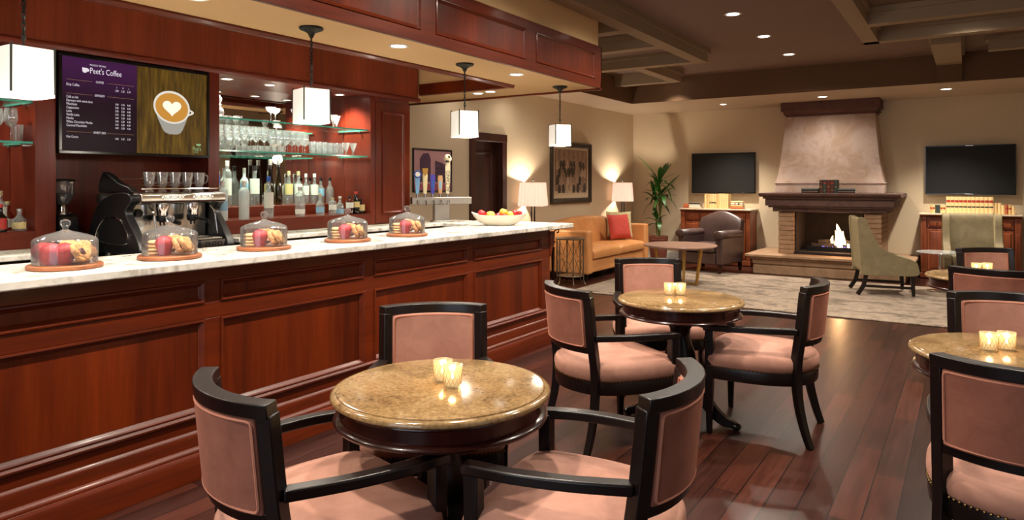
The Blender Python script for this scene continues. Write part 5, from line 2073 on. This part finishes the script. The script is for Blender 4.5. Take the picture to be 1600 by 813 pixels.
# ------------------------------------------------------------------ table lamps on end tables
def end_table(loc, label):
    t = thing('end_table', label, 'side table', loc, 0, 'end tables under the lamps')
    MB().box(-.2, .2, -.2, .2, .56, .59).build('top', M_table_wood, t, bevel=.006)
    q = MB().box(-.18, .18, -.18, .18, .48, .56)
    q.build('apron', M_table_wood, t, bevel=.004)
    for x in (-1, 1):
        for y in (-1, 1):
            MB().bar([(x * .17, y * .17, .5), (x * .17, y * .17, 0)], [(.04, .04), (.026, .026)], side=(1, 0, 0)).build('leg', M_table_wood, t)
    return t


def table_lamp(loc, label, rz=0):
    t = thing('table_lamp', label, 'table lamp', loc, rz, 'pair of table lamps')
    MB().box(-.085, .085, -.085, .085, 0, .025).build('base', M_blackm, t, bevel=.006)
    q = MB()
    for x in (-.022, .022):
        q.box(x - .009, x + .009, -.009, .009, .025, .52)
    q.box(-.045, .045, -.012, .012, .50, .52)
    q.tube([(0, 0, .52), (0, 0, .86)], .005, 8)
    q.ball((0, 0, .872), .014, 10, 8)
    q.build('stem', M_blackm, t, bevel=.002)
    h0, h1, za, zb_ = .185, .160, .50, .835

    def pl(h, z, dr):
        ring = []
        m = 14
        for cx in range(4):
            for k in range(m):
                u = -1 + 2 * k / m
                w2 = (.006 if k % 2 else 0) + dr
                p = (u * (h - w2), -(h - w2))
                c, s = math.cos(cx * PI / 2), math.sin(cx * PI / 2)
                ring.append((p[0] * c - p[1] * s, p[0] * s + p[1] * c, z))
        return ring
    q = MB()
    q.loft([pl(h0, za, 0), pl(h1, zb_, 0), pl(h1, zb_, .004), pl(h0, za, .004)], cap=False, closed=True)
    q.build('lamp_shade', M_shade_l, t, smooth=20)
    MB().ball((0, 0, .60), (.028, .028, .04), 14, 10).build('bulb', M_candle, t)
    for rx, nm, pw in ((PI, 'lamp_light', 1.0),):
        Ld = bpy.data.lights.new(nm, 'POINT')
        Ld.energy = K_LAMP
        Ld.color = (1, .84, .66)
        Ld.shadow_soft_size = .03
        o = bpy.data.objects.new(nm, Ld)
        COL.objects.link(o)
        o.parent = t
        o.location = (0, 0, .735)
    return t


end_table((-5.13, 8.42, 0), 'dark end table behind the bar end, under the nearer table lamp')
table_lamp((-5.19, 8.42, .5905), 'table lamp with pleated square shade, left of the framed group photograph', rad(20))
end_table((-5.16, 11.50, 0), 'dark end table in the room corner beyond the sofa')
table_lamp((-5.19, 11.50, .5905), 'table lamp with pleated square shade in the corner beyond the sofa', rad(20))

# metal lattice side table beside the sofa
st = thing('side_table', 'round taupe metal side table with crossed wire sides between the bar end and the sofa', 'side table', (-4.66, 8.55, 0))
MB().lathe([(.001, .63), (.205, .63), (.212, .636), (.212, .648), (.205, .652), (.001, .652)], seg=36).build('top', M_taupe_metal, st)
MB().lathe([(.001, .115), (.18, .115), (.184, .12), (.18, .127), (.001, .127)], seg=32).build('shelf', M_taupe_metal, st)
q = MB()
for k in range(6):
    a = k * PI / 3 + .2
    b_ = a + PI / 3
    pa, pb = (.195 * math.cos(a), .195 * math.sin(a)), (.195 * math.cos(b_), .195 * math.sin(b_))
    mid = ((pa[0] + pb[0]) / 2, (pa[1] + pb[1]) / 2)
    for sg in (1, -1):
        q.tube(smooth_path([(pa[0], pa[1], .37 + sg * .25), (pa[0] * .6 + mid[0] * .4, pa[1] * .6 + mid[1] * .4, .37 + sg * .13), (mid[0], mid[1], .37 + sg * .02), (pb[0] * .6 + mid[0] * .4, pb[1] * .6 + mid[1] * .4, .37 + sg * .13), (pb[0], pb[1], .37 + sg * .25)], 3), .004, 6)
q.build('lattice', M_taupe_metal, st)
for k in range(6):
    a = k * PI / 3 + .2
    q = MB().tube(smooth_path([(.195 * math.cos(a), .195 * math.sin(a), .635), (.195 * math.cos(a), .195 * math.sin(a), .12), (.20 * math.cos(a), .20 * math.sin(a), .05), (.225 * math.cos(a), .225 * math.sin(a), .008)], 4), .009, 8)
    q.build('leg', M_taupe_metal, st)

# ------------------------------------------------------------------ coffee table
ct = thing('coffee_table', 'round wooden coffee table with slanted gold legs on the rug', 'coffee table', (-3.37, 9.40, .016))
MB().lathe([(.001, .505), (.46, .505), (.50, .520), (.505, .530), (.50, .54), (.001, .54)], seg=64).build('top', M_table_top, ct, smooth=40)
for k in range(3):
    a = rad(-20 + 120 * k)
    c, s = math.cos(a), math.sin(a)
    q = MB()
    q.bar([(.36 * c, .36 * s, .505), (.28 * c, .28 * s, .0)], [(.05, .03), (.035, .026)], side=(-s, c, 0))
    q.build('leg', M_gold_leg, ct, bevel=.003)
q = MB()
for k in range(3):
    a = rad(-20 + 120 * k)
    q.bar([(0, 0, .012), (.29 * math.cos(a), .29 * math.sin(a), .012)], (.035, .022))
q.build('foot_bar', M_gold_leg, ct, bevel=.003)

# ------------------------------------------------------------------ brown leather club chair
bc = thing('club_chair', 'dark brown leather armchair with arched back before the left cabinet', 'armchair', (-3.45, 11.08, .0125), rad(-12))
q = MB()
rings = []
for k in range(21):
    u = 2 * k / 20 - 1
    x = .37 * u
    zt = .85 + .10 * math.cos(u * PI / 2) ** 1.5 - .03 * abs(u) ** 8
    sh = .03 * u * u
    rings.append([(x, .22, .25), (x, .23 - sh, .45), (x, .27 - sh, .70), (x, .31 - sh, zt - .03), (x, .345 - sh, zt), (x, .385, zt - .01), (x, .40, zt - .06), (x, .37, .25)])
q.loft(rings)
q.build('backrest', M_brown_leather, bc, bevel=.02, seg=3, smooth=60)
for s in (-1, 1):
    q = MB()
    q.box(s * .33 - .06, s * .33 + .06, -.37, .30, .14, .56)
    q.build('arm_panel', M_brown_leather, bc, bevel=.02, seg=3)
    q = MB()
    prof = [(s * .335 + .085 * math.cos(2 * PI * k / 18), .60 + .065 * math.sin(2 * PI * k / 18)) for k in range(18)]
    rings = []
    for y, sc in ((-.41, .80), (-.40, 1), (-.1, 1), (.2, .95), (.27, .85)):
        rings.append([(s * .335 + (p[0] - s * .335) * sc, y, .60 + (p[1] - .60) * sc) for p in prof])
    q.loft(rings)
    q.build('armrest', M_brown_leather, bc, smooth=60)
q = MB().box(-.27, .27, -.39, .24, .14, .31)
q.build('base', M_brown_leather, bc, bevel=.015, seg=3)
q = MB().box(-.265, .265, -.41, .22, .315, .445)
q.build('seat_cushion', M_brown_leather, bc, bevel=.045, seg=4)
for x in (-.33, .33):
    for y in (-.33, .30):
        MB().bar([(x, y, .16), (x, y * 1.06, 0)], [(.06, .06), (.036, .036)], side=(1, 0, 0)).build('leg', M_table_wood, bc, bevel=.003)

# ------------------------------------------------------------------ olive slipper chair (side view) and olive wing chair
sl = thing('slipper_chair', 'olive velvet lounge chair seen side-on before the hearth, facing right', 'armchair', (-.89, 10.02, .022), rad(16 - 90))
side = smooth_loop([(.30, .26), (.31, .36), (.28, .43), (.16, .475), (.02, .52), (-.10, .60), (-.19, .74), (-.24, .88), (-.28, .955), (-.33, .965), (-.365, .945), (-.36, .80), (-.34, .55), (-.325, .30), (-.31, .25), (0, .25)], 4)
for s in (-1, 1):
    q = MB().prism([(y, z) for y, z in side], 'x', s * .30 - .035, s * .30 + .035)
    q.build('side_wing', M_olive, sl, bevel=.018, seg=3, smooth=50)
q = MB().prism(smooth_loop([(-.20, .42), (-.22, .60), (-.27, .80), (-.30, .93), (-.345, .945), (-.35, .80), (-.33, .50), (-.31, .28), (-.22, .28)], 4), 'x', -.27, .27)
q.build('backrest', M_olive, sl, smooth=60)
q = MB().box(-.262, .262, -.25, .275, .27, .455)
q.build('seat', M_olive, sl, bevel=.04, seg=4)
for s in (-1, 1):
    q = MB().bar([(s * .29, .25, .27), (s * .29, .265, 0)], [(.05, .05), (.034, .034)], side=(1, 0, 0))
    q.build('leg', M_espresso, sl, bevel=.003)
    q = MB().bar(smooth_path([(s * .29, -.26, .27), (s * .29, -.29, .12), (s * .29, -.36, 0)], 4), (.042, .046), side=(1, 0, 0))
    q.build('leg', M_espresso, sl, bevel=.003)
    q = MB().bar([(s * .29, -.29, .11), (s * .29, .255, .10)], (.022, .03))
    q.build('stretcher', M_espresso, sl)

wc = thing('wing_chair', 'olive velvet wing chair facing us before the right cabinet', 'armchair', (.06, 11.22, .0002), rad(4))
q = MB().prism(smooth_loop([(.20, .42), (.22, .60), (.26, .80), (.29, .965), (.335, .985), (.365, .95), (.34, .50), (.32, .28), (.22, .28)], 4), 'x', -.26, .26)
q.build('backrest', M_olive, wc, smooth=60)
wing = smooth_loop([(-.26, .26), (-.28, .40), (-.24, .50), (-.06, .54), (.06, .62), (.12, .78), (.16, .93), (.22, .99), (.32, .99), (.36, .94), (.34, .55), (.32, .28), (.0, .25)], 4)
for s in (-1, 1):
    q = MB().prism(wing, 'x', s * .30 - .045, s * .30 + .045)
    q.build('wing', M_olive, wc, bevel=.02, seg=3, smooth=50)
q = MB().box(-.262, .262, -.27, .24, .27, .46)
q.build('seat', M_olive, wc, bevel=.04, seg=4)
for s in (-1, 1):
    for y in (-.24, .28):
        MB().bar([(s * .28, y, .28), (s * .285, y * 1.08, 0)], [(.05, .05), (.032, .032)], side=(1, 0, 0)).build('leg', M_espresso, wc, bevel=.003)

gt = thing('side_table', 'small round pale glass table on a chrome post between the two olive chairs', 'side table', (-.30, 10.55, .0125))
MB().lathe([(.001, .50), (.262, .50), (.266, .506), (.262, .514), (.001, .514)], seg=48).build('top', plain('grey_glass_top', srgb(176, 178, 174), .08), gt)
MB().lathe([(.05, .488), (.05, .4995), (.016, .46), (.016, .02)][::-1] + [], seg=20, cap=False).build('post', M_chrome, gt)
MB().lathe([(.001, .022), (.02, .022), (.14, .012), (.15, .006), (.15, 0), (.001, 0)], seg=36).build('base', M_chrome, gt)

# ------------------------------------------------------------------ potted dracaena
pt = thing('potted_plant', 'tall green dracaena in a woven basket in the corner left of the television', 'plant', (-4.72, 12.02, 0))
q = MB()
q.lathe([(.001, 0), (.13, 0), (.15, .10), (.165, .30), (.17, .40), (.178, .42), (.178, .45), (.16, .45), (.155, .41), (.001, .40)], seg=40)
q.build('basket', M_basket, pt, smooth=50)
q = MB()
for z in [0.03 + .03 * k for k in range(13)]:
    r_ = .131 + (z / .4) * .042
    q.tube([(r_ * math.cos(2 * PI * k / 40), r_ * math.sin(2 * PI * k / 40), z + .004 * (k % 2)) for k in range(40)], .006, 5, True)
q.build('weave', M_basket, pt)
rnd = random.Random(11)


def leaf(mb, base, ang, ln, up, droop, w):
    ca, sa = math.cos(ang), math.sin(ang)
    rings = []
    for i in range(10):
        u = i / 9
        r_ = ln * (u * (1 - .25 * u * droop))
        z = ln * (up * u - droop * u * u)
        ww = w * (math.sin(PI * min(1, u * .93 + .07)) ** .7) + .0006
        p = Vector((base[0] + r_ * ca, base[1] + r_ * sa, base[2] + z))
        sd = Vector((-sa, ca, 0)) * ww
        up_ = Vector((0, 0, .0015))
        rings.append([p - sd + Vector((0, 0, .22 * ww)), p - up_, p + sd + Vector((0, 0, .22 * ww)), p + up_])
    mb.loft(rings)


for ci, (cx, cy, top, nl) in enumerate(((.02, .0, 1.42, 13), (-.06, .03, 1.10, 12), (.06, -.02, 1.16, 11), (0, -.05, .72, 7))):
    q = MB().tube(smooth_path([(cx * .5, cy * .5, .40), (cx * .9, cy, .40 + (top - .4) * .5), (cx, cy, top + .02)], 6), .014, 8)
    q.build('cane', M_cane, pt)
    for k in range(nl):
        q = MB()
        u = k / nl
        leaf(q, (cx, cy, top + .12 * u - .06), k * 2.4 + ci, rnd.uniform(.28, .44) * (1 if ci < 3 else .7), .30 + 1.0 * u + rnd.uniform(-.15, .15), rnd.uniform(.55, 1.1) * (1.15 - .85 * u), .040)
        q.build('leaf', M_leaf, pt, smooth=60)
    if ci == 0:
        for k in range(3):
            q = MB()
            leaf(q, (cx, cy, top + .05), 1.5 + k * 2.1, .30, 1.2, .12, .034)
            q.build('leaf', M_leaf, pt, smooth=60)

# ------------------------------------------------------------------ pictures on the left wall


def seg_rect(mb, x, y0, y1, z0, z1):
    mb.add([(x, y0, z0), (x, y1, z0), (x, y1, z1), (x, y0, z1)], [(0, 1, 2, 3)])


def frame_mb(y0, y1, z0, z1, w_, d_):
    q = MB()
    q.loft([[(XL + xo, y0 + i, z0 + i), (XL + xo, y1 - i, z0 + i), (XL + xo, y1 - i, z1 - i), (XL + xo, y0 + i, z1 - i)] for i, xo in ((0, .001), (0, d_ * .7), (w_ * .25, d_), (w_ * .7, d_ * .8), (w_, d_ * .5), (w_, .006))], cap=False)
    return q


gp = thing('framed_photograph', 'large dark framed sepia group photograph on the wall above the sofa', 'picture', (XL, 9.93, 1.09))
y0, y1, z0, z1 = -.68, .68, 0, .99
f = frame_mb(y0, y1, z0, z1, .085, .05)
f.v = [(p[0] - XL, p[1], p[2]) for p in f.v]
f.build('frame', plain('dark_bronze_frame', srgb(52, 44, 34), .4), gp)
q = MB()
q.m = 0
seg_rect(q, .012, y0 + .08, y1 - .08, z0 + .08, z1 - .08)
q.m = 1
seg_rect(q, .0135, y0 + .13, y1 - .13, z0 + .135, z1 - .12)
q.m = 4
seg_rect(q, .0140, y0 + .13, y1 - .13, z0 + .135, z0 + .20)
q.m = 5
for k in range(7):
    seg_rect(q, .0141, -.50 + k * .155, -.45 + k * .155, .62, .865)
rnd = random.Random(3)
for row, (zb_, n_) in enumerate(((.54, 9), (.42, 10), (.30, 9), (.17, 8))):
    for k in range(n_):
        yy = -.46 + .92 * (k + .5 * (row % 2)) / (n_ - .5) + rnd.uniform(-.012, .012)
        xx = .0145 + row * .0006
        q.m = rnd.choice((2, 2, 1, 2, 3, 5))
        hgt = .13 + rnd.uniform(0, .03)
        q.add([(xx, yy + p[0], zb_ + p[1]) for p in ((-.052, 0), (.05, 0), (.04, hgt * .7), (.02, hgt), (-.02, hgt), (-.042, hgt * .7))], [tuple(range(6))])
        q.m = 3
        q.add([(xx + .0003, yy + .013 * math.cos(2 * PI * j / 10), zb_ + hgt + .014 + .018 * math.sin(2 * PI * j / 10)) for j in range(10)], [tuple(range(10))])
q.build('print', [plain('photo_mat', srgb(206, 190, 160), .6), plain('photo_sepia', srgb(140, 116, 96), .5, noise=.25, nscale=14), plain('photo_dark', srgb(50, 42, 38), .5, noise=.3, nscale=30), plain('photo_light', srgb(176, 154, 130), .5, noise=.15, nscale=40),
                  plain('photo_ground', srgb(196, 178, 148), .5), plain('photo_wall', srgb(160, 134, 114), .5)], gp, smooth=0)

po = thing('framed_poster', 'black framed pink and violet poster of a building, behind the beer tower', 'picture', (XL, 6.46, 1.31))
y0, y1, z0, z1 = -.38, .345, 0, .52
f = frame_mb(y0, y1, z0, z1, .022, .022)
f.v = [(p[0] - XL, p[1], p[2]) for p in f.v]
f.build('frame', M_black, po)
q = MB()
q.m = 0
seg_rect(q, .010, y0 + .02, y1 - .02, z0 + .02, z1 - .02)
q.m = 1
q.add([(.0112, *p) for p in ((.02, .12), (.30, .10), (.30, .30), (.14, .36), (.02, .38))], [(0, 1, 2, 3, 4)])
q.m = 2
for k in range(4):
    for j in range(4):
        seg_rect(q, .0122, .05 + k * .062, .09 + k * .062, .13 + j * .048, .155 + j * .048)
q.m = 3
seg_rect(q, .0115, y0 + .02, y1 - .02, .02, .10)
q.m = 1
q.add([(.0113, *p) for p in ((-.26, .12), (-.06, .12), (-.06, .40), (-.10, .47), (-.20, .46), (-.26, .40))], [tuple(range(6))])
q.build('print', [plain('poster_pink', srgb(206, 160, 166), .5, noise=.06, nscale=8), plain('poster_violet', srgb(92, 66, 92), .5, noise=.2, nscale=30), plain('poster_windows', srgb(60, 40, 64), .5), plain('poster_rose', srgb(176, 92, 104), .5)], po, smooth=0)

# ------------------------------------------------------------------ sconce on the right-hand wall (seen in the bar mirror)
sc_ = thing('wall_sconce', 'black up and down wall light on the right wall, seen in the bar mirror', 'wall lamp', (XR, 11.0, 1.95))
MB().box(-.12, -.001, -.07, .07, -.10, .10).build('housing', M_black, sc_, bevel=.006)
for z, rx in ((.105, PI), (-.105, 0)):
    Ld = bpy.data.lights.new('sconce_light', 'SPOT')
    Ld.energy = 60
    Ld.color = WARM2
    Ld.spot_size = rad(80)
    Ld.spot_blend = .4
    Ld.shadow_soft_size = .03
    o = bpy.data.objects.new('sconce_light', Ld)
    COL.objects.link(o)
    o.parent = sc_
    o.location = (-.07, 0, z)
    o.rotation_euler = (rx, 0, 0)
